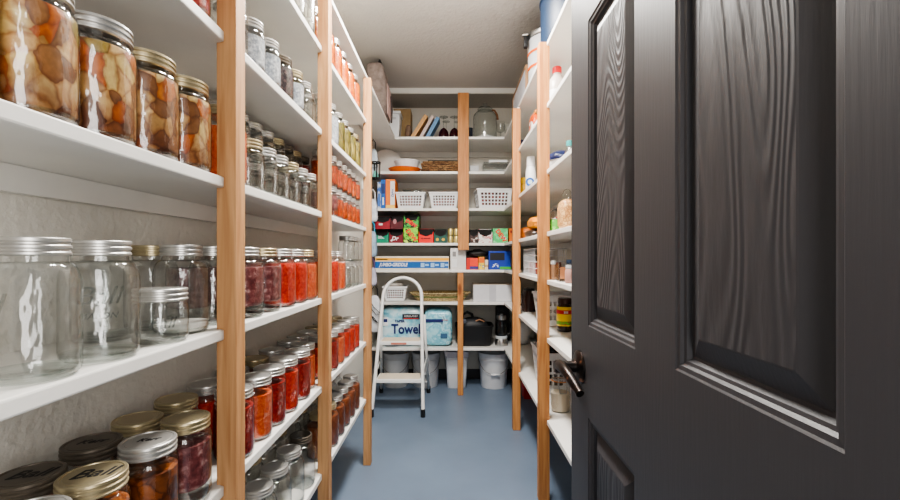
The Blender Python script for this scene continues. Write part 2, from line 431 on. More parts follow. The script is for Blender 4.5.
# ------------------------------------------------------------------ canning jars
STYLE = { # r, h, neck r, shoulder z0, neck z, lid r
 'quart': (.0455,.162,.0320,.104,.138,.0355),
 'wide':  (.0415,.150,.0365,.110,.128,.0395),
 'stew':  (.0475,.162,.0400,.118,.140,.0430),
 'pint':  (.0380,.118,.0310,.074,.098,.0340),
 'half':  (.0405,.088,.0370,.054,.068,.0395),
}
def spots_stew():
    return mottled('stewed meat and potatoes', [(0,(122,78,46)),(.2,(160,112,68)),(.3,(204,170,104)),(.48,(222,196,136)),(.54,(140,90,50)),(.68,(206,164,106)),(.84,(222,188,132)),(.88,(196,98,28)),(.95,(186,106,36)),(1,(150,140,70))], 48, .35, 'cells', edge=(176,134,96), stretch=(1,1,.75), warp=2.2, settle=True)
CONT = { # material, z0, fill fraction of the shoulder-to-neck height, words
 'stew': (spots_stew, .004, .93, 'meat and potatoes'),
 'meat': (lambda: mottled('dark stewed beef', [(0,(70,34,18)),(.4,(132,70,30)),(.7,(170,98,46)),(.9,(96,50,24))], 44, .35, 'cells', edge=(140,100,70), warp=2.4), .004, .84, 'brown stewed meat'),
 'tomato': (lambda: mottled('red tomato', [(.3,(150,26,16)),(.46,(196,42,26)),(.56,(206,60,36)),(.7,(222,112,74))], 120, .3), .004, .9, 'red tomatoes'),
 'sauce': (lambda: mottled('orange red tomato sauce', [(.3,(176,56,26)),(.46,(212,88,46)),(.58,(218,104,60)),(.72,(230,150,104))], 130, .3), .004, .86, 'orange tomato sauce'),
 'salsa': (lambda: mottled('dark red salsa', [(.3,(104,18,16)),(.5,(150,34,28)),(.6,(166,52,40)),(.72,(190,96,74))], 130, .3), .004, .88, 'dark red salsa'),
 'berry': (lambda: mottled('purple beet', [(.3,(84,36,40)),(.5,(122,62,62)),(.6,(150,96,94)),(.72,(196,160,156))], 70, .4), .026, .82, 'purple red beets'),
 'dark': (lambda: mottled('dark beans', [(0,(44,30,34)),(.5,(78,56,58)),(1,(100,76,74))], 90, .5, 'cells', edge=(30,20,20)), .004, .9, 'dark dried beans'),
 'grey': (lambda: mottled('grey grain', [(.3,(120,124,132)),(.5,(166,170,178)),(.7,(220,222,226))], 120, .5), .004, .82, 'pale grey grain'),
 'brown': (lambda: mottled('apple butter', [(.3,(104,52,28)),(.6,(138,74,42))], 50, .35, bump=.1), .004, .88, 'brown apple butter'),
 'peach': (lambda: mottled('orange peach slices', [(0,(190,78,8)),(.5,(212,106,14)),(1,(228,138,34))], 55, .3, 'cells', edge=(170,76,10), stretch=(1,1,1.4)), .004, .9, 'orange peaches'),
 'carrot': (lambda: mottled('carrot pieces', [(0,(160,50,12)),(.5,(196,74,22)),(1,(212,100,40))], 75, .35, 'cells', edge=(120,40,20)), .004, .82, 'orange carrots'),
 'bean': (lambda: mottled('green beans', [(0,(86,82,24)),(.5,(128,116,44)),(.8,(164,148,78)),(1,(104,92,36))], 70, .4, 'cells', edge=(60,56,24), stretch=(1.2,1.2,.28)), .004, .9, 'green beans'),
 'salt': (lambda: paint('white salt crystals',(225,222,216),.7,bump=.5,bscale=300), .003, .12, 'white salt dregs'),
 'pickle': (lambda: mottled('olive pickles', [(0,(60,52,40)),(.5,(112,104,84)),(1,(150,144,126))], 50, .4, 'cells'), .004, .8, 'olive grey pickles'),
}
LIDS = {'silver': M_SILV, 'gold': M_GOLD, 'dark': M_DARK, 'open': M_DARK}
MESH = {}
def ring_band(R, z0, z1, top=True):
    """screw band: knurled wall with two beads, flat disc inside a raised lip"""
    h = z1-z0
    p = [(R*.93,z0),(R*1.0,z0+.0015),(R*1.0,z0+h*.18),(R*.955,z0+h*.26),(R*.955,z0+h*.36),(R*1.0,z0+h*.44),(R*1.0,z0+h*.56),(R*.955,z0+h*.64),(R*.955,z0+h*.72),(R*1.0,z0+h*.8),(R*.99,z1-.001),(R*.96,z1)]
    if top: p += [(R*.88,z1),(R*.865,z1-.0012),(R*.80,z1-.0012),(R*.78,z1-.0004)]
    else: p += [(R*.86,z1),(R*.86,z0)]
    return p
def jar_parts(style, cont, lid):
    key = (style, cont, lid)
    if key in MESH: return MESH[key]
    r,h,nr,zs,zn,lr = STYLE[style]; zb = zn-.004
    t = thing('canning_jar', '', 'jar')
    g = [(r*.80,0),(r*.86,.0005),(r*.97,.005),(r,.013)]
    g += [(r,zs*.6),(r,zs)]
    for i in range(1,7):
        a = i/6*PI/2; g.append((nr+(r-nr)*math.cos(a)*1.0, zs+(zb-zs)*math.sin(a)))
    g += [(nr,h-.003),(nr*.95,h-.002)]
    gl = MB().lathe(g, 36, cap1=False).build('glass_jar', M_GLASS, t)
    if style != 'x':
        MB().lathe([(r*.80,.0012),(r*.93,.004),(r*.955,.010),(r*.93,.0075),(r*.5,.0035),(.001,.003)],36,cap0=False,cap1=False).build('thick_base', M_BASE, gl)
    if cont:
        mf, z0, fill, _ = CONT[cont]; top = z0+(zb-z0)*fill; q = .965
        c = [(r*.78,z0),(r*.94*q,z0+.004),(r*q,z0+.01)]
        z = z0+.012
        while z < top:
            rr = r if z <= zs else nr+(r-nr)*math.sqrt(max(0,1-((z-zs)/(zb-zs))**2))
            c.append((rr*q, z)); z += .006
        if len(c) > 3 and c[-1][1] > top-.002: c.pop()
        rr = r if top <= zs else nr+(r-nr)*math.sqrt(max(0,1-((top-zs)/(zb-zs))**2))
        if top <= z0+.012: c = [(r*.78,z0),(r*.94*q,z0+.004),(r*.95*q,z0+.006)]; top = z0+.009
        c += [(rr*q,top),(rr*.9*q,top+.001)]
        MB().lathe(c, 32).build('contents', mf(), t)
    if lid != 'open':
        lo = MB().lathe(ring_band(lr, h-.021, h), 40, cap0=False).build('lid', LIDS[lid], t)
        MB().lathe([(lr*.78,h-.0006),(lr*.5,h-.0002),(.001,h-.0002)], 32, cap0=False).build('disc', LIDS[lid], lo)
    else:
        MB().lathe(ring_band(lr, h-.021, h, False), 40, cap0=False, cap1=False).build('screw_band', LIDS[lid], t)
    MESH[key] = [t, False]; return MESH[key]

ORD = 'first second third fourth fifth sixth seventh eighth ninth tenth eleventh twelfth'.split()
SHELFWORD = {'e':'lowest left shelf','d':'second-lowest left shelf','c':'third-lowest left shelf','b':'fourth-lowest left shelf','a':'fifth-lowest left shelf','top1':'sixth-lowest left shelf'}
JARS = []
def jar(shelf, row, Y, style='quart', cont=None, lid='silver', X=None, layer=0, zoff=0):
    JARS.append(dict(shelf=shelf,row=row,Y=Y,style=style,cont=cont,lid=lid,X=X,layer=layer,zoff=zoff))
def J(shelf, row, spec, style='quart', layer=0, zoff=0):
    """spec: 'Y:content:lid' items"""
    for it in spec.split():
        p = it.split(':'); c = p[1] if len(p)>1 and p[1] != '-' else None
        jar(shelf, row, float(p[0]), p[3] if len(p)>3 else style, c, p[2] if len(p)>2 else 'silver', layer=layer, zoff=zoff)
# fifth shelf up, over the stew
J('a','F','.675:stew .78:salsa')
J('a','F','.93:salt .1 '.replace(' .1 ','')+' 1.02:grey 1.115:grey 1.205:dark:dark 1.295:grey:gold 1.38 1.465','pint')
J('a','B','1.06 1.15:salt 1.24 1.33 1.42','pint')
J('a','F','1.60 1.70:grey 1.805:bean 1.91:bean 2.015:bean 2.12:bean:gold')
J('top1','F','1.30:pickle 1.40:pickle 1.53:peach')
J('top1','F','1.64:peach 1.755:peach 1.87:peach 1.985:peach 2.10:peach')
J('b','F','.398:stew .4945:stew .591:stew .6868:stew:gold .7826:stew:gold','stew')
J('b','B','.64 .74 .84:salt .93','pint')
J('b','F','.925:sauce:gold')
J('b','F','1.015::gold 1.097 1.179 1.261::gold 1.343 1.425','pint')
J('b','B','1.10 1.185 1.27 1.355 1.44 1.525 1.61 1.70','pint')
J('b','B','1.10 1.185 1.27 1.355 1.44::gold 1.525::dark 1.61::gold 1.70:salsa:dark','pint',1,.1185)
J('b','F','1.60:berry 1.685:berry 1.77:carrot 1.855:carrot 1.94:carrot 2.025:carrot 2.11:carrot','pint')
J('b','F','1.60:carrot 1.685:carrot 1.77:carrot 1.855:carrot 1.94:carrot 2.025:carrot 2.11:carrot','pint',1,.1185)
J('c','F','.50:-:silver .598:-:silver')
J('c','F','.715:-:silver:half')
J('c','F','.805:salt')
J('c','B','.73 .846::gold .968:berry 1.065:berry 1.162:salsa:gold 1.262:tomato 1.372:tomato 1.482:sauce')
J('c','F','.912 1.01:berry 1.115:berry:gold 1.225:tomato 1.325:tomato 1.4185:sauce:gold')
J('c','F','1.60:tomato 1.705:tomato 1.815:sauce')
J('c','F','1.905 1.99 2.075 2.16','pint')
J('c','F','1.99 2.075 2.16','pint',1,.1185)
J('c','B','1.60 1.71 1.82 1.93 2.04 2.15')
J('d','F','.49:meat .58:meat:gold .687:meat .785:berry:gold .96:salsa','wide')
J('d','B','.578:meat:dark .68:salt:dark .78:meat:gold .89:meat:gold 1.0:tomato','wide')
J('d','F','1.06:sauce 1.148:salsa 1.245:tomato 1.355:salsa 1.455:sauce','wide')
J('d','B','1.12:meat 1.245:salsa:gold 1.367:salsa 1.512:tomato','wide')
J('d','F','1.595:tomato 1.695:salsa 1.795:sauce 1.895:tomato 1.995:tomato 2.095:tomato','wide')
J('d','B','1.60:tomato 1.70:salsa 1.80:sauce:gold 1.90:tomato 2.0:tomato:gold 2.1:tomato:gold','wide')
J('e','F','1.09:salt 1.19:salt 1.295:salt 1.40:-:open')
J('e','B','1.04::dark 1.145::gold 1.25::gold 1.35 1.45::gold')
J('e','F','1.60:brown:gold 1.70:brown:gold 1.80:brown 1.90:brown 2.0:brown 2.1:brown')
J('e','B','1.56 1.66::gold 1.76 1.86::gold 1.96 2.06 2.16')
from collections import Counter
def bay(j): return 0 if j['Y'] < .85 else 1 if j['Y'] < 1.49 else 2
grp = {}
for j in JARS: grp.setdefault((j['shelf'],j['row'],j['layer'],bay(j)), []).append(j)
has2 = {(j['shelf'],j['row'],bay(j)) for j in JARS if j['layer']}
jar_obj = {}
for (sh,row,layer,b), js in grp.items():
    js.sort(key=lambda q: q['Y'] if b else -q['Y'])
    for i, j in enumerate(js):
        r = STYLE[j['style']][0]; X = j['X']
        if X is None: X = (FR-.0035-r) if row == 'F' else (LWX+.0215+r if j['style'] in ('pint','half') else -.566 if j['style']=='wide' else LWX+.018+r)
        for (pa,pb) in LPOST:
            if row == 'F' and j['Y']+r > pa-.003 and j['Y']-r < pb+.003: X = min(X, PX0-.004-r)
        rr = ('upper ' if layer else 'lower ' if (sh,row,b) in has2 else '') + ('front row' if row=='F' else 'back row')
        lidw = 'lidless open-banded' if j['lid']=='open' else f"{j['lid']}-lidded"
        whatw = f"jar of {CONT[j['cont']][3]}" if j['cont'] else 'empty clear jar'
        post = ['before first','past first','past second'][b]
        label = f"{lidw} {whatw}, {rr}, {ORD[i]} {post} post, {SHELFWORD[sh]}"
        fill = CONT[j['cont']][3] if j['cont'] else 'empty'
        ent = jar_parts(j['style'], j['cont'], j['lid'])
        loc = (X, j['Y'], LZ[sh]+.0004+j['zoff']); rz = random.uniform(0, 6.28)
        g = f"canning jars on the {SHELFWORD[sh]}"
        if not ent[1]:
            ent[1] = True; o = ent[0]; o.location = loc; o.rotation_euler.z = rz; tag(o, label, None, g)
        else: o = dup(ent[0], loc, rz, label, g)
        jar_obj[(sh,row,layer,j['Y'])] = o
def lid_text(k, txt, size, rot=0):
    o = jar_obj[k]; lid = [c for c in o.children if c.name.startswith('lid')][0]
    h = max((lid.matrix_basis @ Vector(c)).z for c in lid.bound_box)
    lettering(txt, size, M_INK, lid, (0,0,h), (0,0,rot-o.rotation_euler.z), .0003, .4, bold=.0002)
lid_text(('d','F',0,.58), 'Ball', .034, .35)
lid_text(('d','B',0,.578), 'Ball', .032, .3)
lid_text(('d','B',0,.68), 'Kerr', .02, .3)
lid_text(('d','F',0,.687), 'Kerr', .016, .3)
lid_text(('e','B',0,1.145), 'Ball', .03, .3)
def glass_text(k, txt, size, z, ang):
    o = jar_obj[k]; g = [c for c in o.children if c.name.startswith('glass')][0]
    r = STYLE['half' if k[3] == .715 and k[0]=='c' else 'quart'][0]
    lettering(txt, size, M_EMB, g, (0,0,z), (0,0,ang-o.rotation_euler.z), .0008, .3, wrap=r)
glass_text(('c','F',0,.598), 'Ball', .034, .088, .62)
glass_text(('c','F',0,.598), 'MASON', .012, .062, .62)
glass_text(('c','F',0,.715), 'Ball', .026, .034, .62)
glass_text(('c','F',0,.50), 'Ball', .034, .088, -.3)

# ------------------------------------------------------------------ reusable goods
def px(x, Y): return (x-450)*Y/F
def basket(label, X, Y, Z, w, d, h, group=None, rz=0, nx=8, nz=4, tap=.02, m=None):
    m = m or M_WHITEPL
    t = thing('plastic_basket', label, 'basket', (X,Y,Z), rz, group)
    mb = MB()
    def wall(A, B, n):          # A,B bottom corners outward; top corners flare
        (ax,ay),(bx_,by_) = A, B
        z0, z1 = .004, h-.012
        top = lambda p: (p[0]*(w/2)/(w/2-tap), p[1]*(d/2)/(d/2-tap))
        at, bt = top(A), top(B)
        def cuts(lo, hi, k):                 # k openings, wider than the bars between them
            c = (hi-lo)/(k*1.35+(k-1)*.65); out = [lo]
            for q in range(k):
                out.append(out[-1]+c*1.35)
                if q < k-1: out.append(out[-1]+c*.65)
            return out
        us = [0]+cuts(.1,.9,n)+[1]; vs = [0]+cuts(.2,.86,nz)+[1]
        def P(u, v):
            x = (ax+(bx_-ax)*u)*(1-v)+(at[0]+(bt[0]-at[0])*u)*v; y = (ay+(by_-ay)*u)*(1-v)+(at[1]+(bt[1]-at[1])*u)*v
            return (x, y, z0+(z1-z0)*v)
        for i in range(len(us)-1):
            for k in range(len(vs)-1):
                if i % 2 == 1 and k % 2 == 1 and 0 < i < len(us)-2 and 0 < k < len(vs)-2: continue
                mb.quad([P(us[i],vs[k]),P(us[i+1],vs[k]),P(us[i+1],vs[k+1]),P(us[i],vs[k+1])])
    a, b = w/2-tap, d/2-tap
    c = [(-a,-b),(a,-b),(a,b),(-a,b)]
    for i in range(4): wall(c[i], c[(i+1)%4], nx if i % 2 == 0 else max(4, int(nx*d/w)))
    mb.quad([(-a,-b,.004),(a,-b,.004),(a,b,.004),(-a,b,.004)])
    if nx > 6: MB().blob(w-2*tap-.02,d-2*tap-.012,h*.8,c=(0,0,.008),p=12,sub=3).build('contents', mottled('dark assorted packets',[(.3,(58,48,46)),(.5,(96,74,72)),(.6,(150,70,66)),(.7,(90,90,96))],18,.6), t)
    o = mb.build('basket_body', m, t)
    sm = o.modifiers.new('thick','SOLIDIFY'); sm.thickness = .0025; sm.offset = -1
    rp = MB(); W, D = w/2, d/2
    for (x0,x1,y0,y1) in ((-W-.006,W+.006,-D-.006,-D+.002),(-W-.006,W+.006,D-.002,D+.006),(-W-.006,-W+.002,-D,D),(W-.002,W+.006,-D,D)):
        rp.box(x0,x1,y0,y1,h-.014,h, bev=.003)
    rp.build('rim', m, t)
    return t
def carton(name, label, cat, x0, x1, Y, Z, h, d, m, group=None, open_top=True, sides=None, rz=0):
    """paperboard carton; front face at -y; open_top cuts a curved dispenser mouth in the upper front"""
    w = x1-x0
    t = thing(name, label, cat, ((x0+x1)/2, Y+d/2, Z), rz, group)
    mb = MB()
    if open_top:
        hw = w/2; zc = h*.52
        n = 8
        lip = [(-hw, h*.78)] + [(-hw*.8+hw*1.6*i/n, zc+.06*h*math.cos(i/n*2*PI)*1.0) for i in range(n+1)] + [(hw, h*.78)]
        poly = [(-hw,0),(hw,0)] + lip[::-1]
        V = [mb.b.verts.new((x,-d/2,z)) for x,z in poly]; mb._f(V)
        mb.quad([(-hw,-d/2,0),(-hw,d/2,0),(-hw,d/2,h),(-hw,-d/2,h*.78)]); mb.quad([(hw,-d/2,0),(hw,d/2,0),(hw,d/2,h),(hw,-d/2,h*.78)])
        mb.quad([(-hw,d/2,0),(hw,d/2,0),(hw,d/2,h),(-hw,d/2,h)]); mb.quad([(-hw,-d/2,0),(hw,-d/2,0),(hw,d/2,0),(-hw,d/2,0)])
        mb.quad([(-hw,-d/2+.06,h),(hw,-d/2+.06,h),(hw,d/2,h),(-hw,d/2,h)])
        o = mb.build('carton_body', m, t); sm = o.modifiers.new('thick','SOLIDIFY'); sm.thickness = .0015
        MB().box(-hw+.004,hw-.004,-d/2+.05,d/2-.004,.003,h-.004).build('inside_shade', paint('painted carton shade',(20,17,17),.8), t)  # near-black block stands in for the shade behind the open mouth
    else:
        MB().box(-w/2,w/2,-d/2,d/2,0,h,bev=.0015).build('carton_body', m, t)
    return t
def panel(t, x0, x1, z0, z1, y, m, name='printed_panel'):
    return MB().box(x0,x1,y-.0006,y-.0001,z0,z1).build(name, m, t)
def flat(name, rgb, **k): return paint(name, rgb, **k)

# ------------------------------------------------------------------ back shelves, from the top down
Yf = 3.45
# top shelf
z = RZ[0]+.0005
t = thing('storage_tote', 'white plastic tote with lid tipped against the left end of top back shelf', 'tote', (px(394.5,3.52), 3.53, z))
MB().box(-.05,.05,-.06,.10,0,.20, bev=.012, taper=.012).build('tote_body', M_WHITEPL, t)
MB().box(-.056,.056,-.066,.106,.2,.222, bev=.006).build('lid', M_WHITEPL, t)
MB().box(-.02,.02,-.072,-.064,.150,.168, bev=.003).build('latch', M_GREYPL, t)
t = thing('cardboard_box', 'tan cardboard box behind the white tote on top back shelf', 'box', (px(403,3.75), 3.735, z))
MB().box(-.07,.075,-.07,.10,0,.30, bev=.002).build('box_body', mottled('tan cardboard',[(.3,(150,124,88)),(.7,(168,142,104))],12,.8,bump=.03), t)
MB().box(-.07,.0,-.071,.101,.3,.303).build('flap', paint('tan flap',(160,134,96),.8), t)
MB().box(.003,.075,-.071,.101,.3,.303).build('flap', paint('tan flap',(160,134,96),.8), t)
t = thing('paper_bag', 'crumpled brown paper bag beside the white tote', 'bag', (px(408.5,3.55), 3.555, z))
MB().blob(.05,.08,.13, p=3.2, jit=.02, seed=4).build('bag_body', mottled('brown kraft',[(.3,(96,76,62)),(.7,(138,112,94))],25,.8,bump=.5), t)
for i,(xb,ang,hh,w,mm,lab) in enumerate(((410,.56,.215,.032,paint('tan book cloth',(206,160,108),.6),'tan hardback leaning first on top back shelf'),
        (418.5,.52,.205,.026,paint('pinkish cover',(206,186,180),.6),'pinkish white book leaning between tan and blue books'),
        (425,.50,.19,.030,paint('blue cover',(96,140,182),.5),'blue book leaning last before the wine glasses'))):
    t = thing('book', lab, 'book', (px(xb,Yf)+.0, 3.50, z), 0, 'books leaning on the top back shelf')
    t.rotation_euler.y = ang
    t.location.z = z + .001 + w*math.sin(ang)
    MB().box(0,w,-.015,.13,0,hh,bev=.0015).build('cover', mm, t)
    MB().box(.003,w-.003,-.012,.128,hh-.0005,hh+.0008).build('page_block', paint('book pages',(222,212,196),.8), t)
def wine(label, X, Y, bowl, r=.036, h=.2, rz=0, group='upturned stemware on the top back shelf'):
    t = thing('wine_glass', label, 'glass', (X,Y,z), rz, group)
    MB().lathe([(r*.86,0),(r*.97,.02),(r,.045),(r*.9,.075),(r*.55,.098),(.006,.110)],24,cap0=False,cap1=False).build('bowl', bowl, t)
    MB().lathe([(.005,.109),(.004,.13),(.004,h-.01),(.008,h-.005)],12).build('stem', M_GLASSG, t)
    MB().lathe([(.008,h-.006),(r*.9,h-.002),(r*.9,h)],24).build('foot', M_GLASSG, t)
M_WINE = paint('dark maroon glass',(52,12,22),.1,spec=.7)
wine('maroon upturned wine glass nearest the leaning books', px(443.5,Yf), 3.56, M_WINE, .042)
wine('maroon upturned wine glass beside the centre post', px(454.5,Yf), 3.56, M_WINE, .042)
wine('clear upturned wine glass behind the first maroon one', px(446,3.6), 3.68, M_GLASSG)
wine('clear upturned wine glass behind the post', px(458,3.6), 3.69, M_GLASSG)
t = thing('glass_crock', 'large clear glass beverage jar with knobbed lid on top back shelf', 'jar', (px(485,3.56), 3.57, z))
MB().lathe([(.085,0),(.096,.006),(.098,.02),(.098,.195),(.093,.217),(.075,.238),(.055,.248),(.053,.258)],40,cap1=False).build('glass_body', M_GLASSG, t)
MB().lathe([(.06,.2585),(.062,.267),(.05,.28),(.022,.288),(.012,.292),(.02,.302),(.018,.312),(.006,.316)],32).build('lid', M_GLASSG, t)
MB().lathe([(.08,.004),(.088,.01),(.088,.03),(.06,.045),(.01,.052)],32).build('sugar_contents', paint('white sugar',(220,220,220),.8), t)
MB().tube([(.058,0,.262),(.08,0,.258),(.100,-.005,.222),(.107,-.006,.18)],.008).build('leather_handle', paint('brown leather',(142,94,62),.6), t)
t = thing('mug', 'small dark mug between centre post and glass beverage jar', 'mug', (px(471.5,3.5)-.013, 3.5, z), -PI/2)
MB().lathe([(.02,0),(.024,.004),(.024,.088),(.021,.09),(.021,.02)],24,cap1=True).build('mug_body', paint('navy mug',(40,46,58),.3), t)
MB().tube([(.023,0,.07),(.036,0,.066),(.04,0,.046),(.034,0,.024),(.023,0,.02)],.004).build('handle', paint('navy mug',(40,46,58),.3), t)
for i,(x,Y,lab) in enumerate(((500.5,3.50,'clear footed goblet right of the glass beverage jar'),(508,3.54,'clear footed goblet against the right post, top back shelf'))):
    t = thing('goblet', lab, 'glass', (px(x,Y),Y,z), 0, 'goblets on the top back shelf')
    MB().lathe([(.03,0),(.028,.004),(.005,.008),(.005,.05)],24).build('foot', M_GLASSG, t)
    MB().lathe([(.005,.05),(.028,.065),(.035,.095),(.033,.14)],24,cap0=False,cap1=False).build('bowl', M_GLASSG, t)

# second shelf
z = RZ[1]+.0005
t = thing('platter', 'large white round platter leaning behind the orange dish', 'plate', (px(388,3.70),3.71,z), .35)
R = Matrix.Translation((0,0,.124)) @ Matrix.Rotation(.42,4,'Y') @ Matrix.Rotation(PI/2-.25,4,'X')
MB().lathe([(.07,.0),(.122,.010),(.128,.014),(.122,.015),(.07,.005),(.002,.004)],48,M=R).build('dish', paint('glazed white',(214,208,202),.25), t)
t = thing('serving_dish', 'shallow orange dish under the white bowl', 'dish', (px(404.5,3.56),3.57,z))
MB().lathe([(.09,0),(.11,.012),(.132,.042),(.136,.046),(.128,.046),(.10,.016),(.002,.010)],48).build('dish_body', paint('orange glaze',(226,112,36),.3), t)
t = thing('mixing_bowl', 'white ribbed bowl stacked in the orange dish', 'bowl', (px(407,3.56),3.57,z+.018))
MB().lathe([(.06,0),(.078,.01),(.092,.05),(.102,.082),(.107,.084),(.107,.092),(.099,.092),(.088,.05),(.06,.012),(.001,.01)],48).build('bowl_body', M_WHITEPL, t)
mm = mottled('woven brown rush',[(0,(84,58,38)),(.5,(150,110,74)),(1,(186,150,106))],120,.8,'cells',stretch=(.3,1,1.4))
for i in range(6):
    t = thing('placemat', f'brown woven placemat, {ORD[i]} from bottom of the stack by centre post', 'placemat', (px(440,3.57)+random.uniform(-.008,.008),3.58,z+i*.0155), random.uniform(-.02,.02), 'stacked woven placemats')
    MB().box(-.15,.15,-.11,.11,0,.0142,bev=.006).build('mat_weave', mm, t)
t = thing('baking_tray', 'thin dark tray lying on top of the placemat stack', 'tray', (px(443,3.57),3.58,z+6*.0155))
MB().box(-.12,.13,-.09,.09,0,.003,bev=.001).build('tray_base', M_BLACK, t); MB().tube([(-.12,-.09,.006),(.13,-.09,.006),(.13,.09,.006),(-.12,.09,.006)],.004,6,closed=True).build('rim', M_BLACK, t)
t = thing('small_carton', 'small white carton beside the clear lidded container', 'carton', (px(474,3.6),3.60,z))
MB().box(-.035,.035,-.05,.05,0,.068,bev=.002).build('carton_body', M_GREYPL, t); MB().box(-.036,.036,-.051,.051,.068,.071).build('flap', M_WHITEPL, t)
t = thing('food_container', 'clear rectangular container with white lid on second back shelf', 'container', (px(497,3.58),3.60,z))
MB().box(-.115,.115,-.10,.10,0,.075,bev=.01,taper=.008).build('container_body', M_PLASTCLR, t)
MB().box(-.12,.12,-.105,.105,.075,.092,bev=.004).build('lid', M_PLASTCLR, t)
MB().box(-.075,.075,-.107,-.09,.088,.106,bev=.003).build('clip', M_WHITEPL, t)
MB().box(-.1,.1,-.085,.085,.004,.03,bev=.01).build('napkin_contents', paint('pale grey cloth',(176,176,178),.8), t)

# third shelf
z = RZ[2]+.0005
def slim_box(name, label, x0, x1, h, m, group=None):
    t = thing(name, label, 'box', (px((x0+x1)/2,Yf),Yf+.10,z), 0, group); w = px(x1,Yf)-px(x0,Yf)
    MB().box(-w/2,w/2,-.10,.10,0,h,bev=.0012).build('carton_body', m, t); return t, w
g='slim cartons on the third back shelf'
t,w = slim_box('slim_carton','white and blue slim carton at the left end of third back shelf',377.5,380.8,.215,mottled('white blue print',[(.45,(204,214,228)),(.55,(60,104,176))],18,.5),g)
panel(t,-w/2+.003,w/2-.003,.02,.12,-.10,flat('mid blue print',(70,112,180)))
t,w = slim_box('slim_carton','royal blue slim carton second from left, third back shelf',381,385.3,.232,flat('royal blue card',(22,96,178),rough=.4),g)
panel(t,-w/2+.003,w/2-.003,.12,.2,-.10,flat('dark navy print',(26,52,110))); panel(t,-.006,.006,.03,.09,-.1002,M_WHITEPL,'white_print')
t,w = slim_box('slim_carton','orange and white slim carton beside first white basket',385.6,395,.236,flat('vivid orange card',(236,122,28),rough=.45),g)
panel(t,.0,w/2-.002,.03,.22,-.10,flat('white card print',(226,222,220))); panel(t,-w/2+.002,w/2-.002,.004,.028,-.1003,flat('yellow card print',(238,196,90)))
lettering('Ziploc',.026,flat('deep blue print',(34,60,140)),t,(w*.22,-.1012,.125),(PI/2,-PI/2,0),bold=.0005)
bg='white baskets on the third back shelf'
basket('white perforated basket with clear lids on it, beside orange carton', px(411.2,3.56),3.585,z,.235,.22,.137,bg)
basket('middle white perforated basket beside centre post, third back shelf', px(444,3.56),3.58,z,.235,.22,.137,bg)
basket('larger white basket right of centre post, slightly turned', px(493,3.57),3.60,z,.285,.23,.168,bg,rz=.05)
t = thing('food_container','shallow clear container sitting in first white basket','container',(px(412,3.56),3.58,z+.121)); MB().box(-.07,.075,-.06,.06,0,.034,bev=.006,taper=.006).build('container_body',M_PLASTCLR,t); MB().box(-.075,.08,-.065,.065,.0345,.0405,bev=.002).build('lid',M_PLASTCLR,t)

# fourth shelf: drink cartons
z = RZ[3]+.0005
g='drink cartons on the fourth back shelf'
def cc(label,x0,x1,h,m,zz=None,open_top=True,name='drink_carton'):
    return carton(name,label,'carton',px(x0,Yf)+.001,px(x1,Yf)-.001,Yf,z if zz is None else zz,h,.30,m,g,open_top)
dew = mottled('green black splash print',[(0,(30,150,60)),(.42,(60,176,66)),(.5,(20,26,22)),(.58,(170,214,60)),(.75,(60,176,66))],22,.4,const=True)
dew2 = mottled('lime splash print',[(0,(150,214,50)),(.45,(120,200,50)),(.52,(24,36,26)),(.6,(190,226,90)),(.8,(40,150,60))],20,.4,const=True)
dewg = mottled('pale green splash print',[(0,(70,190,110)),(.5,(110,206,140)),(.6,(220,236,226)),(.68,(40,60,50)),(.75,(80,190,110))],20,.4,const=True)
maroon = flat('maroon card',(116,22,34),rough=.4)
M_RED = flat('bright red card',(226,34,24),rough=.4)
t=cc('teal green drink carton with open mouth, bottom layer at left end',375,388.6,.108,flat('teal card',(22,136,104),rough=.4))
for i in range(3): panel(t,-.03,.02-.01*i,.036+.008*i,.040+.008*i,-.15,M_WHITEPL)
t=cc('maroon drink carton in the bottom layer, between teal and lime cartons',389,403,.112,maroon)
lettering('Dr',.045,M_WHITEPL,t,(-.01,-.1515,.035),shear=.25,bold=.0012); MB().lathe([(.008,0),(.008,.001)],16,M=Matrix.Translation((-.036,-.1505,.02))@Matrix.Rotation(PI/2,4,'X')).build('round_mark',M_WHITEPL,t)
t=cc('lime green splash-printed drink carton under another green one',403.4,418,.122,dew2,open_top=False); lettering('DEW',.05,M_RED,t,(.006,-.1512,.06),(PI/2,.9,0),bold=.002)
t=cc('bright red drink carton with scalloped open mouth',418.5,433.5,.118,M_RED)
for i,(a,b) in enumerate(((-.04,-.022),(-.018,.006),(.01,.035))): panel(t,a,b,.032,.042,-.15,flat('dark red print',(120,16,16)))
t=cc('dark green and gold drink carton beside the gold cans',434,447,.114,flat('dark green card',(14,78,66),rough=.4))
for a in (-.025,.022): MB().lathe([(.012,0),(.012,.001)],16,M=Matrix.Translation((a,-.1505,.028))@Matrix.Rotation(PI/2,4,'X')).build('gold_emblem',flat('amber print',(214,166,50)),t)
M_CANG = paint('gold can',(196,180,120),.35,.5)
for k,(x,zz,lab) in enumerate(((450.6,0,'gold drink can, lower left of four by centre post'),(456.4,0,'gold drink can, lower right of four by centre post'),(450.6,1,'gold drink can, upper left of four by centre post'),(456.4,1,'gold drink can, upper right of four by centre post'))):
    hh=.058; t=thing('drink_can',lab,'can',(px(x,Yf),Yf+.024,z+zz*(hh+.0005)),0,'gold cans on the fourth back shelf')
    MB().lathe([(.016,0),(.0215,.005),(.0215,hh-.006),(.019,hh-.001)],24).build('can_body',M_CANG,t); MB().lathe([(.0185,hh-.0008),(.019,hh)],24).build('can_end',M_STEEL,t)
u=.1125
t=cc('crimson drink carton with open mouth, top layer at left end',375,390,.108,flat('crimson card',(150,28,44),rough=.4),z+u); panel(t,-.03,.0,.03,.045,-.15,M_WHITEPL)
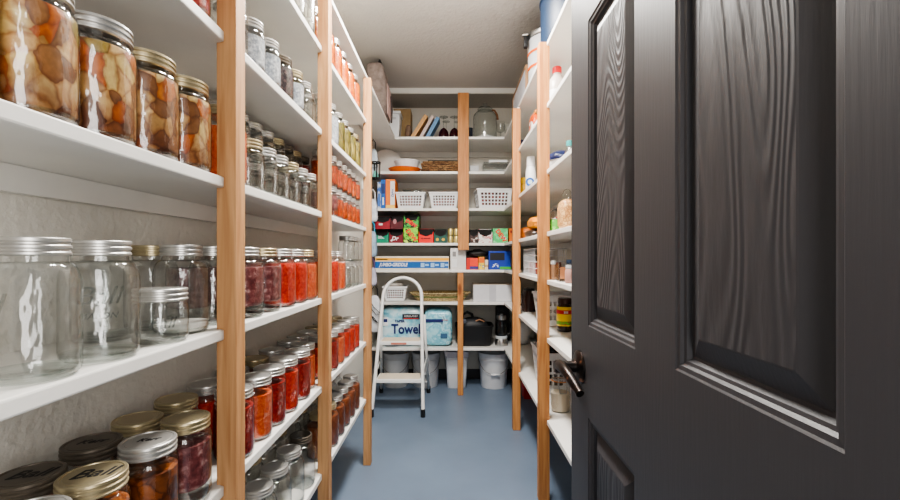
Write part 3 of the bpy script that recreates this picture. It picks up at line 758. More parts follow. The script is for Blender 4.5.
t=cc('dark maroon drink carton on top of the maroon one',390.3,403,.112,flat('dark maroon card',(88,18,30),rough=.4),z+u); MB().lathe([(.02,0),(.02,.001)],24,sx=.7,M=Matrix.Translation((-.015,-.1505,.06))@Matrix.Rotation(PI/2,4,'X')).build('pale_oval',flat('rosy print',(180,120,124)),t)
t=cc('green splash-printed drink carton on top of the lime one',403.8,418.6,.118,dew,z+.1235); lettering('DEW',.042,M_RED,t,(0,-.1518,.034),(PI/2,.6,0),bold=.002)
t=cc('dark drink carton with red and white print just right of post',469.5,478,.112,mottled('brown white print',[(.3,(52,36,34)),(.5,(90,60,52)),(.6,(214,206,200)),(.7,(150,50,40))],30,.5,const=True))
t=cc('white drink carton with red and green marks right of post',478.5,492.5,.115,mottled('white red green print',[(.3,(226,226,224)),(.52,(226,226,224)),(.56,(190,40,36)),(.62,(226,226,224)),(.66,(40,120,70))],34,.5,const=True))
panel(t,-.05,.05,.1,.113,-.089,M_WHITEPL)
t=cc('pale green splash-printed drink carton with red slanted letters',493,508,.116,dewg,open_top=False); lettering('DEW',.05,M_RED,t,(.004,-.1512,.058),(PI/2,.95,0),bold=.002)
t=cc('plain orange carton against the right post, fourth back shelf',509,519,.118,flat('burnt orange card',(214,108,30),rough=.5),open_top=False); panel(t,-.03,.03,.08,.1,-.15,flat('dark red print',(120,16,16)))

# fifth shelf
z = RZ[4]+.0005
t = thing('griddle_box','long griddle box with blue front and yellow stripe, fifth back shelf','box',(px(412,Yf),Yf+.14,z)); w=px(449,Yf)-px(375,Yf)
MB().box(-w/2,w/2,-.14,.14,0,.108,bev=.0015).build('carton_body',flat('buff white card',(214,206,190),rough=.5),t)
panel(t,-w/2+.001,w/2-.004,.012,.064,-.14,flat('strong blue print',(26,92,160))); panel(t,-w/2+.004,w/2-.001,.072,.094,-.14,flat('amber yellow print',(240,172,40)))
lettering('JUMBO-GRIDDLE',.038,M_WHITEPL,t,(-.15,-.1408,.039),shear=.3,bold=.0012,sx=.78)
for i in range(3):
    o=panel(t,.07+.08*i,.10+.08*i,.02,.054,-.1403,flat('pale blue print',(150,186,220)),'picture_mark'); panel(t,.105+.08*i,.135+.08*i,.03,.046,-.1403,flat('pale blue print',(150,186,220)),'picture_mark')
panel(t,-w/2+.01,-w/2+.1,.079,.087,-.1403,M_INK)
t = thing('upright_box','tall white carton standing behind centre post, fifth back shelf','box',(px(458.2,Yf),Yf+.08,z)); w=px(466,Yf)-px(450.4,Yf)
MB().box(-w/2,w/2,-.08,.08,0,.172,bev=.0015).build('carton_body',flat('white glossy card',(214,212,210),rough=.4),t); panel(t,-.045,-.018,.105,.145,-.08,flat('grey print',(128,126,126))); panel(t,-.05,-.01,.02,.085,-.08,M_WHITEPL)
def sbox(label,x0,x1,h,m,d=.16,dy=0):
    t=thing('food_carton',label,'box',(px((x0+x1)/2,Yf),Yf+d/2+dy,z),0,'small cartons right of the post on fifth back shelf'); w=px(x1,Yf)-px(x0,Yf)-.002
    MB().box(-w/2,w/2,-d/2,d/2,0,h,bev=.0012).build('carton_body',m,t); return t,w,d/2
t,w,d=sbox('red carton with orange-red front and blue band',466.4,478.3,.094,flat('scarlet card',(206,40,28),rough=.4)); panel(t,-.02,w/2,.03,.09,-d,flat('tomato print',(238,72,44))); panel(t,-.02,w/2,.006,.026,-d,flat('indigo print',(50,60,130)))
t,w,d=sbox('narrow orange and yellow carton beside the red one',478.5,484.5,.102,flat('light yellow card',(232,200,90),rough=.4)); panel(t,-w/2,w/2,.055,.10,-d,flat('orange print',(232,112,28))); panel(t,-w/2+.004,w/2-.004,.01,.05,-d,mottled('blue yellow print',[(.45,(240,214,60)),(.52,(44,70,150)),(.6,(240,240,230))],60,.5,const=True))
t,w,d=sbox('narrow pale carton between orange and blue cartons',484.7,488.2,.08,flat('cream card',(222,210,190)));panel(t,-w/2,w/2,.02,.04,-d,flat('tan print',(190,160,110)))
t,w,d=sbox('large blue carton with green base and dark window',488.6,511,.15,flat('cobalt card',(30,62,160),rough=.4)); panel(t,-w/2+.01,w/2-.05,.075,.135,-d,flat('black window print',(26,26,34))); panel(t,.0,w/2,.004,.024,-d,flat('grass green print',(70,170,60))); panel(t,-.06,-.01,.02,.05,-d,mottled('white blue letters',[(.5,(30,62,160)),(.55,(214,222,236))],70,.5,const=True))
t=thing('folded_bag','black folded bag lying over the small red carton','bag',(px(477,3.58),3.55,z+.1025)); MB().blob(.17,.14,.055,p=2.6,jit=.05,seed=9).build('bag_body',M_BLACK,t); MB().tube([(-.05,-.05,.04),(-.03,-.062,.058),(.02,-.062,.058),(.05,-.05,.045)],.004).build('strap',M_BLACK,t)

# sixth shelf
z = RZ[5]+.0005
basket('white basket on sixth back shelf seen through the step ladder arch', px(396,3.56),3.58,z,.19,.22,.122,None,nx=8)
t=thing('folded_cloth','grey folded cloth lying in the white basket behind the ladder','cloth',(px(395,3.56),3.58,z+.1085)); MB().blob(.13,.15,.04,p=3.4,jit=.03,seed=3).build('cloth_body',mottled('grey cloth',[(.3,(120,112,104)),(.7,(190,186,180))],30,.8),t)
t=thing('woven_tray','long oval woven tray with green and tan bands on sixth back shelf','tray',(px(440,3.58),3.60,z))
wv=mottled('tan straw weave',[(0,(196,170,120)),(.5,(222,204,160)),(1,(150,122,78))],130,.8,'cells',stretch=(1,1,.6))
MB().lathe([(.19,0),(.215,.02),(.25,.06),(.256,.062),(.246,.062),(.208,.022),(.18,.008),(.001,.006)],48,sy=.6).build('tray_body',wv,t)
MB().lathe([(.2245,.0295),(.2335,.04),(.2325,.0405),(.2235,.03)],48,sy=.602,cap0=False,cap1=False).build('green_band',flat('moss fibre',(92,110,62),rough=.8),t)
pts=[(.253*math.cos(2*PI*i/48),.152*math.sin(2*PI*i/48),.064) for i in range(48)]; MB().tube(pts,.006,6,closed=True).build('braided_rim',mottled('dark braid',[(.4,(214,196,150)),(.6,(80,66,42))],70,.8,stretch=(3,1,1)),t)
t=thing('shipping_box','white cardboard carton sealed with tape, sixth back shelf','box',(px(492.5,3.48),3.60,z)); MB().box(-.155,.155,-.13,.13,0,.135,bev=.002).build('carton_body',flat('white corrugated',(206,206,210),rough=.7),t)
panel(t,-.028,.028,.0,.134,-.13,flat('clear tape grey',(184,184,190),rough=.3),'tape'); MB().box(-.155,.155,-.131,.131,.135,.1375).build('top_flap',flat('brownish edge card',(190,176,160),rough=.7),t)

# seventh shelf
z = RZ[6]+.0005
tw=mottled('pale blue wrap print',[(0,(222,234,238)),(.45,(200,226,234)),(.56,(150,206,222)),(.68,(100,176,200)),(.8,(220,234,240))],11,.25,stretch=(1,1,1.3),bump=.35)
tw2=mottled('teal blue wrap print',[(0,(200,226,232)),(.42,(160,210,222)),(.52,(110,180,200)),(.6,(180,220,230)),(.7,(60,110,140)),(.8,(170,214,226))],14,.25,bump=.35)
navy=flat('navy print',(26,40,100))
t=thing('paper_towel_pack','blue wrapped paper towel pack behind the step ladder','paper towels',(px(403,3.6),3.60,z),0,'paper towel packs')
MB().blob(.345,.28,.315,p=7,jit=.008,seed=2,sub=5).build('plastic_wrap',tw,t)
lettering('Towels',.108,navy,t,(.058,-.1455,.142),bold=.003,sx=.85); lettering('PAPER',.028,navy,t,(-.01,-.1455,.208),bold=.001)
panel(t,.01,.15,.225,.265,-.1435,flat('dark slate print',(44,48,58)),'brand_band'); lettering('KIRKLAND',.022,M_WHITEPL,t,(.08,-.1452,.248)); panel(t,.02,.14,.226,.231,-.144,M_RED,'red_line')
MB().box(-.145,-.105,-.1432,-.142,.17,.24,bev=.004).build('white_badge',M_WHITEPL,t); MB().box(-.14,-.11,-.144,-.143,.2,.225).build('badge_mark',navy,t)
panel(t,-.13,-.02,.012,.045,-.1405,navy,'lower_band')
t=thing('paper_towel_pack','teal wrapped paper towel pack beside the centre post','paper towels',(px(438.5,3.6),3.60,z),0,'paper towel packs')
MB().blob(.23,.29,.30,p=5.5,jit=.012,seed=12,sub=5).build('plastic_wrap',tw2,t)
panel(t,-.11,.04,.2,.225,-.1475,navy,'brand_band'); panel(t,.02,.075,.07,.11,-.1475,flat('slate blue print',(60,96,128)),'round_mark'); panel(t,.03,.08,.215,.219,-.1475,M_RED,'red_line')
t=thing('storage_tub','open black plastic tub with handles on lowest back shelf','tub',(px(474,3.58),3.59,z))
bm_=MB(); W,D,H=.136,.13,.155
bm_.lathe([(.99*W,0),(1.0*W,.006),(1.12*W,H),(1.16*W,H),(1.16*W,H+.012),(1.09*W,H+.012),(.98*W,.012),(.001,.011)],40,sq=6,sy=.8,cap0=True,cap1=False).build('tub_body',M_BLACK,t)
t=thing('duffel_bag','black bag with strap heaped in the black tub','bag',(px(473,3.58),3.59,z+.013))
MB().blob(.25,.17,.21,p=2.6,jit=.04,seed=21).build('bag_body',paint('black nylon',(32,32,36),.55),t)
MB().tube([(-.09,-.02,.19),(-.085,-.03,.235),(-.05,-.03,.255),(-.01,-.02,.235),(.0,-.02,.2)],.012).build('strap',M_BLACK,t)
MB().tube([(.02,-.06,.185),(.05,-.075,.2),(.09,-.065,.18)],.006).build('zip_pull',flat('copper zip',(160,118,92),rough=.4),t)
MB().blob(.06,.03,.05,c=(-.085,-.06,.155),p=2.5).build('grey_patch',flat('slate nylon',(92,98,110)),t)
t=thing('blender','glass blender with steel base and dark lid by the right post','blender',(px(501.5,3.52),3.53,z))
MB().lathe([(.052,0),(.054,.01),(.052,.04),(.046,.055)],32).build('base',M_STEEL,t)
MB().lathe([(.046,.0551),(.05,.066),(.05,.075),(.046,.08)],32).build('base_ring',paint('pale ring',(190,196,200),.3),t)
MB().lathe([(.042,.081),(.048,.10),(.044,.17),(.036,.205),(.036,.21)],32,cap1=False).build('glass_jug',glass_mat('smoky glass',(.5,.54,.57),(.2,.22,.24)),t)
MB().lathe([(.038,.2105),(.04,.218),(.04,.24),(.034,.246)],32).build('steel_collar',M_STEEL,t)
MB().lathe([(.034,.2465),(.03,.262),(.012,.27)],32).build('lid',M_BLACK,t)
MB().tube([(.045,.0,.20),(.068,.0,.19),(.074,0,.15),(.07,0,.10),(.05,0,.09)],.007).build('handle',M_BLACK,t)
t=thing('appliance_case','dark upright appliance standing behind the glass blender','appliance',(px(501,3.74),3.74,z)); MB().box(-.045,.07,-.06,.06,0,.30,bev=.02).build('housing',M_BLACK,t); MB().lathe([(.02,0),(.02,.012)],20,M=Matrix.Translation((.0,-.06,.25))@Matrix.Rotation(PI/2,4,'X')).build('dial',paint('dark knob',(50,50,54),.4),t)
t=thing('plastic_bag','white printed plastic bag at the far corner, behind right post','bag',(.60,3.58,z)); MB().blob(.13,.16,.19,p=3,jit=.03,seed=31).build('bag_body',mottled('white bag with coloured spots',[(.3,(216,218,222)),(.6,(200,206,214)),(.66,(96,140,190)),(.72,(196,110,90)),(.8,(214,214,218))],16,.4,const=True),t); MB().blob(.04,.05,.03,c=(0,0,.183),p=2.2,jit=.06,seed=5).build('knot',M_WHITEPL,t)

# floor buckets
def bucket(label,X,Y,r,h,m,group,handle=True):
    t=thing('bucket',label,'bucket',(X,Y,.0005),0,group)
    MB().lathe([(r*.84,0),(r*.86,.004),(r*.97,h*.78),(r*1.0,h*.8),(r*1.0,h*.83),(r*.975,h*.835),(r*.98,h*.9),(r*1.01,h*.905),(r*1.02,h),(r*.97,h),(r*.85,.012),(.001,.01)],40).build('bucket_body',m,t)
    if handle:
        n=14; MB().tube([(r*1.02*math.cos(PI*i/(n-1)),-r*(.35+.72*math.sin(PI*i/(n-1))),h*.86-h*.42*math.sin(PI*i/(n-1))) for i in range(n)],.002,6).build('wire_handle',M_DARK,t)
        MB().tube([(-.035,-r*1.08,h*.445),(.035,-r*1.08,h*.445)],.009,8).build('handle_grip',M_WHITEPL,t)
    return t
g='pails on the floor under the back shelves'
bucket('white pail on the floor behind the ladder, first from the left',px(396,3.66),3.66,.115,.285,M_GREYPL,g)
bucket('white pail on the floor behind the ladder foot, second from left',px(426,3.66),3.66,.118,.285,M_GREYPL,g)
bucket('white pail with wire handle beside the right post',px(493.5,3.64),3.64,.126,.29,M_WHITEPL,g)
t=thing('waste_bin','white square wastebasket on the floor behind the lower post','bin',(px(456.5,3.64),3.64,.0005))
MB().lathe([(.075,0),(.078,.004),(.095,.29),(.10,.292),(.10,.305),(.093,.305),(.074,.012),(.001,.01)],40,sq=7).build('bin_body',M_WHITEPL,t)
MB().lathe([(.0955,.255),(.103,.27),(.103,.307),(.094,.309)],40,sq=7,cap0=False,cap1=False).build('bin_liner',paint('thin film liner',(206,200,206),.3),t)

# ------------------------------------------------------------------ step ladder
t=thing('step_ladder','white two step ladder with arched handrail before the back shelves','ladder',(0,0,0))
M_LAD=paint('white enamel',(224,224,222),.3,var=.03)
fl,fr_=Vector((-.535,2.93,.022)),Vector((-.184,2.93,.022))
tl,tr_=Vector((-.492,3.165,.80)),Vector((-.209,3.165,.80))
c=(tl+tr_)/2; hw=(tr_.x-tl.x)/2; up=(tl-fl).normalized(); pts=[fl.lerp(tl,k/6) for k in range(7)]
for i in range(1,16):
    a=PI-PI*i/16; pts.append(Vector((c.x+hw*math.cos(a), c.y+.042*math.sin(a), c.z+.135*math.sin(a))))
pts+=[tr_.lerp(fr_,k/6) for k in range(7)]
MB().tube(pts,.0125,10).build('front_frame',M_LAD,t)
rl,rr_=Vector((-.552,3.455,.022)),Vector((-.172,3.455,.022)); rtl,rtr=Vector((-.508,3.175,.66)),Vector((-.192,3.175,.66))
for a,b in ((rl,rtl),(rr_,rtr)): MB().tube([a,b],.0105,8).build('rear_leg',M_LAD,t)
for p in (fl,fr_,rl,rr_): MB().lathe([(.015,-.0215),(.0165,-.015),(.015,.03)],16,c=p).build('rubber_foot',M_BLACK,t)
def step(zs):
    k=(zs-fl.z)/(tl.z-fl.z); A=fl.lerp(tl,k); B=fr_.lerp(tr_,k)
    s_=MB().mat(M_LAD).box(A.x+.008,B.x-.008,A.y-.02,A.y+.14,zs-.028,zs,bev=.006).build('step',None,t)
    MB().box(A.x+.02,B.x-.02,A.y-.012,A.y+.13,zs+.0002,zs+.0025).build('tread_pad',paint('worn beige tread',(206,192,172),.7,bump=.4,bscale=120),s_)
    return A,B
A,B=step(.49); step(.243)
MB().box(A.x+.09,A.x+.2,A.y-.0222,A.y-.0205,.469,.483).build('warning_sticker',flat('faded red sticker',(190,120,104)),t)
k=.12; MB().tube([rl.lerp(rtl,k),rr_.lerp(rtr,k)],.008,8).build('rear_brace',M_LAD,t)
for a in ((fl.lerp(tl,.33),rl.lerp(rtl,.45)),(fr_.lerp(tr_,.33),rr_.lerp(rtr,.45))): MB().tube(a,.006,6).build('side_brace',M_LAD,t)

# ------------------------------------------------------------------ hanging bags by the far left corner
rail=thing('coat_rail','slim white rail on the left wall carrying hanging bags','rail',(LWX,3.3,1.62)); MB().box(.0005,.016,-.14,.10,-.03,.03,bev=.003).build('hanging_rail_board',M_SHELF,rail)
for i,yy in enumerate((-.1,0,.07)): MB().tube([(.014,yy,.01),(.045,yy,.0),(.05,yy,.02)],.004,6).build('hook',M_BLACK,rail)
def hbag(name,label,X,Y,ztop,w,d,h,m,seed,strap=None):
    t=thing(name,label,'bag',(X,Y,ztop-h),0,'bags hanging in the far left corner')
    MB().blob(w,d,h,p=4,jit=.025,seed=seed,sub=4,fn=lambda P: (P.x*(.72+.28*(1-P.z/h)),P.y*(.6+.4*(1-P.z/h)),P.z)).build('bag_body',m,t)
    MB().tube([(-w*.22,0,h*.96),(-w*.2,0,h+.05),(0,0,h+.075),(w*.2,0,h+.05),(w*.22,0,h*.96)],.004,6).build('handle',strap or M_BLACK,t)
    return t
hbag('hanging_bag','pale blue shopping bag hanging highest in the far left corner',-.598,3.35,1.93,.085,.06,.22,mottled('pale blue bag film',[(.3,(150,166,184)),(.7,(206,214,222))],20,.4,bump=.5),41)
t=thing('hanging_lantern','black wire lantern with teal glass hanging in far left corner','lantern',(-.568,3.28,1.69))
for a in range(4): MB().tube([(.03*math.cos(a*PI/2+.4),.03*math.sin(a*PI/2+.4),0),(.034*math.cos(a*PI/2+.4),.034*math.sin(a*PI/2+.4),.12)],.005,6).build('wire_post',M_BLACK,t)
for zz in (0,.12): MB().tube([(.034*math.cos(2*PI*i/20),.034*math.sin(2*PI*i/20),zz) for i in range(20)],.006,6,closed=True).build('ring',M_BLACK,t)
MB().lathe([(.018,.006),(.02,.03),(.012,.055)],20).build('glass_cup',paint('teal glass',(110,190,176),.2),t)
hbag('hanging_bag','grey white plastic bag hanging below the black lantern',-.598,3.33,1.54,.085,.07,.18,mottled('grey white film',[(.3,(168,176,190)),(.7,(222,224,228))],24,.35,bump=.6),42,M_WHITEPL)
hbag('hanging_bag','blue tote hanging with bright blue top edge',-.598,3.30,1.29,.085,.06,.20,mottled('steel blue cloth',[(.3,(112,136,160)),(.7,(164,184,202))],16,.6,bump=.4),43,paint('bright cyan strap',(40,160,200),.4))
hbag('hanging_bag','lilac grey bag hanging with purple straps',-.598,3.29,1.01,.085,.06,.14,mottled('lilac grey cloth',[(.3,(150,146,164)),(.7,(192,190,204))],18,.6,bump=.4),44,paint('purple strap',(104,76,128),.5))
tt=hbag('hanging_bag','white tote bag with looping black cord hanging above the pails',-.59,3.37,.79,.105,.06,.29,mottled('soft white cloth',[(.3,(186,190,198)),(.7,(226,228,232))],14,.6,bump=.4),45)
MB().tube([(-.04,-.03,.26),(.0,-.04,.2),(.055,-.045,.15),(.02,-.04,.14),(-.03,-.035,.2)],.0035,6).build('black_cord',M_BLACK,tt)
MB().tube([(-.04,-.03,.17),(.0,-.04,.1),(.03,-.04,.08),(-.01,-.036,.13)],.0035,6).build('black_cord',M_BLACK,tt)

# ------------------------------------------------------------------ top shelves
t=thing('garment_bag','tall grey brown fabric bag leaning on the high left shelf','bag',(-.50,3.03,LZ['top2']+.001))
MB().blob(.13,.20,.335,p=4.5,jit=.012,seed=51,sub=5,fn=lambda P:(P.x,P.y-.22*(P.z/.335-.0)+.10,P.z)).build('bag_body',mottled('taupe fabric',[(.3,(106,94,89)),(.7,(140,126,119))],30,.8,bump=.3),t)
MB().box(.064,.069,-.06,.10,.03,.24,bev=.004).build('pink_side_panel',paint('dusty pink lining',(190,160,154),.7),t)
MB().tube([(.03,-.03,.33),(.03,-.05,.352),(.03,-.1,.356),(.03,-.16,.352),(.03,-.18,.33)],.007,8).build('carry_handle',M_BLACK,t)
MB().tube([(.072,.08,.20),(.076,.10,.10),(.07,.12,.02)],.007,6).build('dark_strap',paint('dark brown strap',(60,48,44),.6),t)
z=RZ[0]+.001
t=thing('stock_pot','large speckled blue enamel canner on the high right shelf','pot',(.595,2.06,z))
en=mottled('speckled blue enamel',[(0,(16,30,50)),(.6,(24,44,68)),(.74,(30,52,78)),(.82,(84,106,130))],120,.45,bump=0)
MB().lathe([(.13,0),(.152,.006),(.158,.03),(.158,.255),(.164,.26),(.164,.266),(.152,.268),(.15,.02),(.001,.016)],56).build('pot_body',en,t)
MB().tube([(-.035,.159,.19),(-.03,.19,.185),(.03,.19,.185),(.035,.159,.19)],.006).build('loop_handle',M_BLACK,t)
MB().box(-.1625,-.158,.04,.11,.06,.16).build('paper_label',paint('yellowed label',(196,198,170),.6),t) if False else None
t=thing('lidded_pail','white pail with two orange bands and clamp lid on high right shelf','pail',(.565,2.42,z))
MB().lathe([(.115,0),(.12,.006),(.127,.22),(.127,.25),(.12,.252)],48).build('pail_body',M_GREYPL,t)
for zz in (.085,.165): MB().lathe([(.1245+.0035*zz/.165,zz),(.1262+.002*zz/.165,zz+.002),(.1265+.002*zz/.165,zz+.012),(.1255+.0028*zz/.165,zz+.014)],48,cap0=False,cap1=False).build('orange_band',paint('orange band',(214,92,14),.4),t)
MB().lathe([(.132,.2525),(.136,.258),(.136,.276),(.13,.282),(.05,.285)],48).build('lid',M_STEEL,t)
MB().box(-.155,-.134,-.05,-.02,.20,.275,bev=.004).build('clamp_latch',M_BLACK,t); MB().tube([(-.137,-.06,.262),(-.16,-.045,.268),(-.16,-.01,.268),(-.137,.0,.262)],.006).build('clamp_lever',M_STEEL,t)
t=thing('framed_board','flat grey framed board on edge atop the right shelves','picture',(.452,2.80,z)); MB().box(.0,.004,-.24,.27,.012,.17).build('board_face',mottled('grey printed board',[(.3,(172,174,182)),(.6,(196,196,202)),(.72,(150,120,96))],7,.4,bump=0),t)
fm=MB();
for a in ((-.005,.016,-.252,-.24,0,.182),(-.005,.016,.27,.282,0,.182)): fm.box(*a,bev=.002)
for a in ((-.005,.016,-.24,.27,0,.012),(-.005,.016,-.24,.27,.17,.182)): fm.box(*a)
fm.build('wood_frame',paint('brown frame',(150,116,84),.5),t)

# ------------------------------------------------------------------ right hand shelves
z=RZ[1]+.0005
t=thing('jug','translucent jug with red cap on the second right shelf from top','jug',(.515,2.07,z))
MB().lathe([(.04,0),(.046,.006),(.047,.12),(.043,.155),(.024,.185),(.018,.192),(.018,.2)],32).build('jug_body',paint('milky plastic',(196,186,178),.3),t); MB().lathe([(.021,.2005),(.022,.203),(.022,.226),(.018,.231)],24).build('cap',paint('red cap',(206,26,32),.35),t)
MB().lathe([(.0475,.03),(.048,.032),(.048,.11),(.0475,.112)],32,cap0=False,cap1=False).build('paper_label',M_WHITEPL,t)
t=thing('snack_bag','orange and white snack bag upright on second right shelf','bag',(.50,2.56,z)); MB().blob(.05,.14,.165,p=3,jit=.03,seed=61).build('bag_body',mottled('orange white foil',[(.35,(206,90,12)),(.48,(186,62,12)),(.55,(226,222,214))],14,.3,const=True),t); MB().box(-.004,.004,-.06,.06,.158,.176,bev=.002).build('top_seal',paint('amber foil seal',(214,140,60),.3),t)
t=thing('navy_tin','navy tin far along the second right shelf','tin',(.515,3.0,z)); MB().box(-.045,.045,-.06,.06,0,.105,bev=.008).build('tin_body',paint('navy tin paint',(40,52,92),.35),t); MB().box(-.047,.047,-.062,.062,.106,.12,bev=.004).build('lid',paint('navy tin lid',(34,44,80),.35),t)
z=RZ[2]+.0005
t=thing('tub_container','white tub with domed dark blue lid on the third right shelf','container',(.53,2.03,z)); MB().lathe([(.055,0),(.062,.006),(.068,.06),(.069,.064)],32).build('tub_body',M_WHITEPL,t); MB().lathe([(.073,.0645),(.074,.075),(.066,.092),(.04,.106),(.001,.110)],32).build('lid',paint('dark blue lid',(36,48,96),.35),t)
t=thing('small_bottle','small bottle with teal cap on third right shelf beside the door','bottle',(.495,1.78,z)); MB().lathe([(.018,0),(.02,.004),(.02,.05),(.012,.065),(.012,.07)],20).build('bottle_body',M_PLASTCLR,t); MB().lathe([(.013,.0705),(.014,.073),(.013,.092)],20).build('cap',paint('teal cap',(60,150,150),.4),t)
t=thing('spray_bottle','white cleaner bottle with round blue label on third right shelf','bottle',(.495,2.63,z)); MB().lathe([(.03,0),(.033,.005),(.032,.13),(.026,.16),(.024,.165)],28).build('bottle_body',M_WHITEPL,t); MB().lathe([(.0255,.1655),(.026,.17),(.024,.222),(.02,.225)],28).build('cap',M_WHITEPL,t)
MB().lathe([(.026,0),(.026,.0015)],24,M=Matrix.Translation((-.012,-.0325,.065))@Matrix.Rotation(PI/2,4,'X')).build('blue_label',paint('blue round label',(36,86,156),.4),t); MB().lathe([(.014,0),(.014,.001)],24,M=Matrix.Translation((-.012,-.0342,.065))@Matrix.Rotation(PI/2,4,'X')).build('pale_centre',paint('pale label centre',(190,206,206),.4),t)
t=thing('small_bottle','yellow capped bottle beside the white cleaner bottle','bottle',(.485,2.83,z)); MB().lathe([(.024,0),(.027,.004),(.026,.075),(.018,.095)],24).build('bottle_body',paint('amber yellow plastic',(226,178,50),.35),t); MB().lathe([(.019,.0955),(.02,.1),(.018,.132)],24).build('cap',paint('yellow cap',(240,196,40),.35),t)
z=RZ[3]+.0005
t=thing('food_can','small can with green label on fourth right shelf','can',(.476,1.93,z)); MB().lathe([(.024,0),(.026,.002),(.026,.058),(.024,.06)],28).build('can_body',M_STEEL,t); MB().lathe([(.0264,.006),(.0266,.007),(.0266,.053),(.0264,.054)],28,cap0=False,cap1=False).build('green_label',mottled('green white label',[(.4,(96,170,70)),(.55,(150,200,110)),(.65,(226,230,220))],60,.5,const=True),t)
t=thing('plastic_tub','clear tub of red wrapped sweets behind the green can','container',(.545,2.08,z)); MB().box(-.05,.05,-.05,.05,0,.115,bev=.008).build('tub_body',M_PLASTCLR,t); MB().box(-.044,.044,-.044,.044,.003,.08,bev=.008).build('sweets_contents',mottled('red and clear sweets',[(0,(190,40,36)),(.35,(214,206,200)),(.6,(150,140,130)),(.8,(206,60,50))],60,.3,'cells'),t); MB().box(-.053,.053,-.053,.053,.1155,.122,bev=.003).build('lid',M_PLASTCLR,t)
t=thing('cereal_bag','tan bag of crackers with twisted clear top beside the door','bag',(.497,1.80,z)); MB().blob(.085,.11,.128,p=3.6,jit=.02,seed=71).build('bag_body',mottled('tan crackers',[(0,(196,150,96)),(.5,(224,186,134)),(1,(186,132,80))],70,.4,'cells',edge=(190,150,110),warp=2.2),t); MB().blob(.04,.04,.05,c=(-.01,-.01,.12),p=2,jit=.06,seed=72).build('clear_top',M_PLASTCLR,t)
t=thing('snack_bag','bright orange chip bag slumped on the fourth right shelf','bag',(.505,2.50,z+.05)); MB().blob(.10,.20,.07,p=2.6,jit=.045,seed=73).build('bag_body',mottled('orange foil',[(.3,(214,110,20)),(.6,(240,158,40)),(.75,(150,70,20))],18,.3),t); MB().box(-.005,.005,-.11,-.09,.02,.05).build('seal',paint('amber foil seal',(214,140,60),.3),t)
t=thing('snack_bag','dark chip bag lying under the bright orange one','bag',(.505,2.55,z)); MB().blob(.11,.22,.05,p=3,jit=.02,seed=74).build('bag_body',mottled('black brown foil',[(.3,(34,28,26)),(.6,(70,52,40))],18,.35),t); MB().box(-.02,.02,-.118,-.1,.018,.026).build('seal',M_BLACK,t)
t=thing('snack_bag','burnt orange snack bag next to the far right post','bag',(.51,2.86,z)); MB().blob(.10,.14,.085,p=2.8,jit=.04,seed=75).build('bag_body',mottled('burnt orange foil',[(.3,(196,92,26)),(.6,(226,130,50))],16,.35),t); MB().box(-.02,.02,-.082,-.064,.03,.044).build('seal',paint('amber foil seal',(214,140,60),.3),t)
z=RZ[4]+.0005
gs='spice containers on the fifth right shelf'
for (X,Y,r,h,body,capm,lab) in ((.462,1.93,.016,.085,paint('brown spice label',(150,112,84),.5),M_WHITEPL,'brown labelled spice bottle beside the near right post'),
        (.545,1.95,.02,.09,paint('grey blue spice',(90,110,140),.4),paint('steel blue cap',(80,112,160),.4),'blue capped spice bottle at the back of fifth right shelf'),
        (.50,1.885,.014,.075,paint('pale spice label',(206,190,170),.5),M_STEEL,'pale labelled spice bottle behind the copper labelled box'),
        (.468,1.675,.02,.07,paint('dull red label',(170,130,120),.5),M_GREYPL,'small white capped spice jar beside the door edge')):
    t=thing('spice_bottle',lab,'bottle',(X,Y,z),0,gs); MB().lathe([(r*.9,0),(r,.004),(r,h*.7),(r*.75,h*.8)],20).build('bottle_body',body,t); MB().lathe([(r*.85,h*.8+.0005),(r*.88,h*.84),(r*.85,h)],20).build('cap',capm,t)
t=thing('spice_box','clear box with copper label in front of the spice bottles','box',(.472,1.79,z)); MB().box(-.024,.024,-.025,.025,0,.075,bev=.003).build('box_body',M_PLASTCLR,t); MB().box(-.02,.004,-.0262,-.0254,.012,.06).build('copper_label',paint('copper label',(190,130,90),.5),t); MB().box(-.02,.02,-.02,.02,.003,.045).build('spice_contents',paint('brown spice',(110,84,66),.8),t)
M_WIRE=paint('white coated wire',(206,206,208),.35)
def wire_basket(label,X,Y,Z,w,d,h,tilt=0):
    t=thing('wire_basket',label,'basket',(X,Y,Z)); mb=MB(); a,b=w/2,d/2
    for k in range(5):
        zz=.003+(h-.006)*k/4; mb.tube([(-a,-b,zz),(a,-b,zz),(a,b,zz),(-a,b,zz)],.0022 if k<4 else .0035,6,closed=True)
    ny=max(3,int(d/.035)); nx=max(3,int(w/.035))
    for i in range(ny+1):
        y=-b+d*i/ny
        for x in (-a,a): mb.tube([(x,y,0.003),(x,y,h-.003)],.0018,5)
        mb.tube([(-a,y,.003),(a,y,.003)],.0018,5)
    for i in range(1,nx):
        x=-a+w*i/nx
        for y in (-b,b): mb.tube([(x,y,.003),(x,y,h-.003)],.0018,5)
    mb.build('wire_frame',M_WIRE,t); return t
wire_basket('white wire basket of red cans on the fifth right shelf',.545,2.50,z,.17,.34,.15)
k=0
for yy in (2.385,2.46,2.535,2.61):
    for xx in (.51,.585):
        t=thing('food_can',f'short brick red can in the wire basket, {ORD[k]} of eight','can',(xx,yy,z+.006),0,'red cans in the wire basket'); k+=1
        t['label']='short brick red can standing in the white wire basket'
        MB().lathe([(.03,0),(.032,.003),(.032,.062),(.03,.065)],20).build('can_body',paint('brick red label',(150,58,44),.4),t); MB().lathe([(.029,.0652),(.03,.068)],20).build('can_end',M_STEEL,t)
z=RZ[5]+.0005
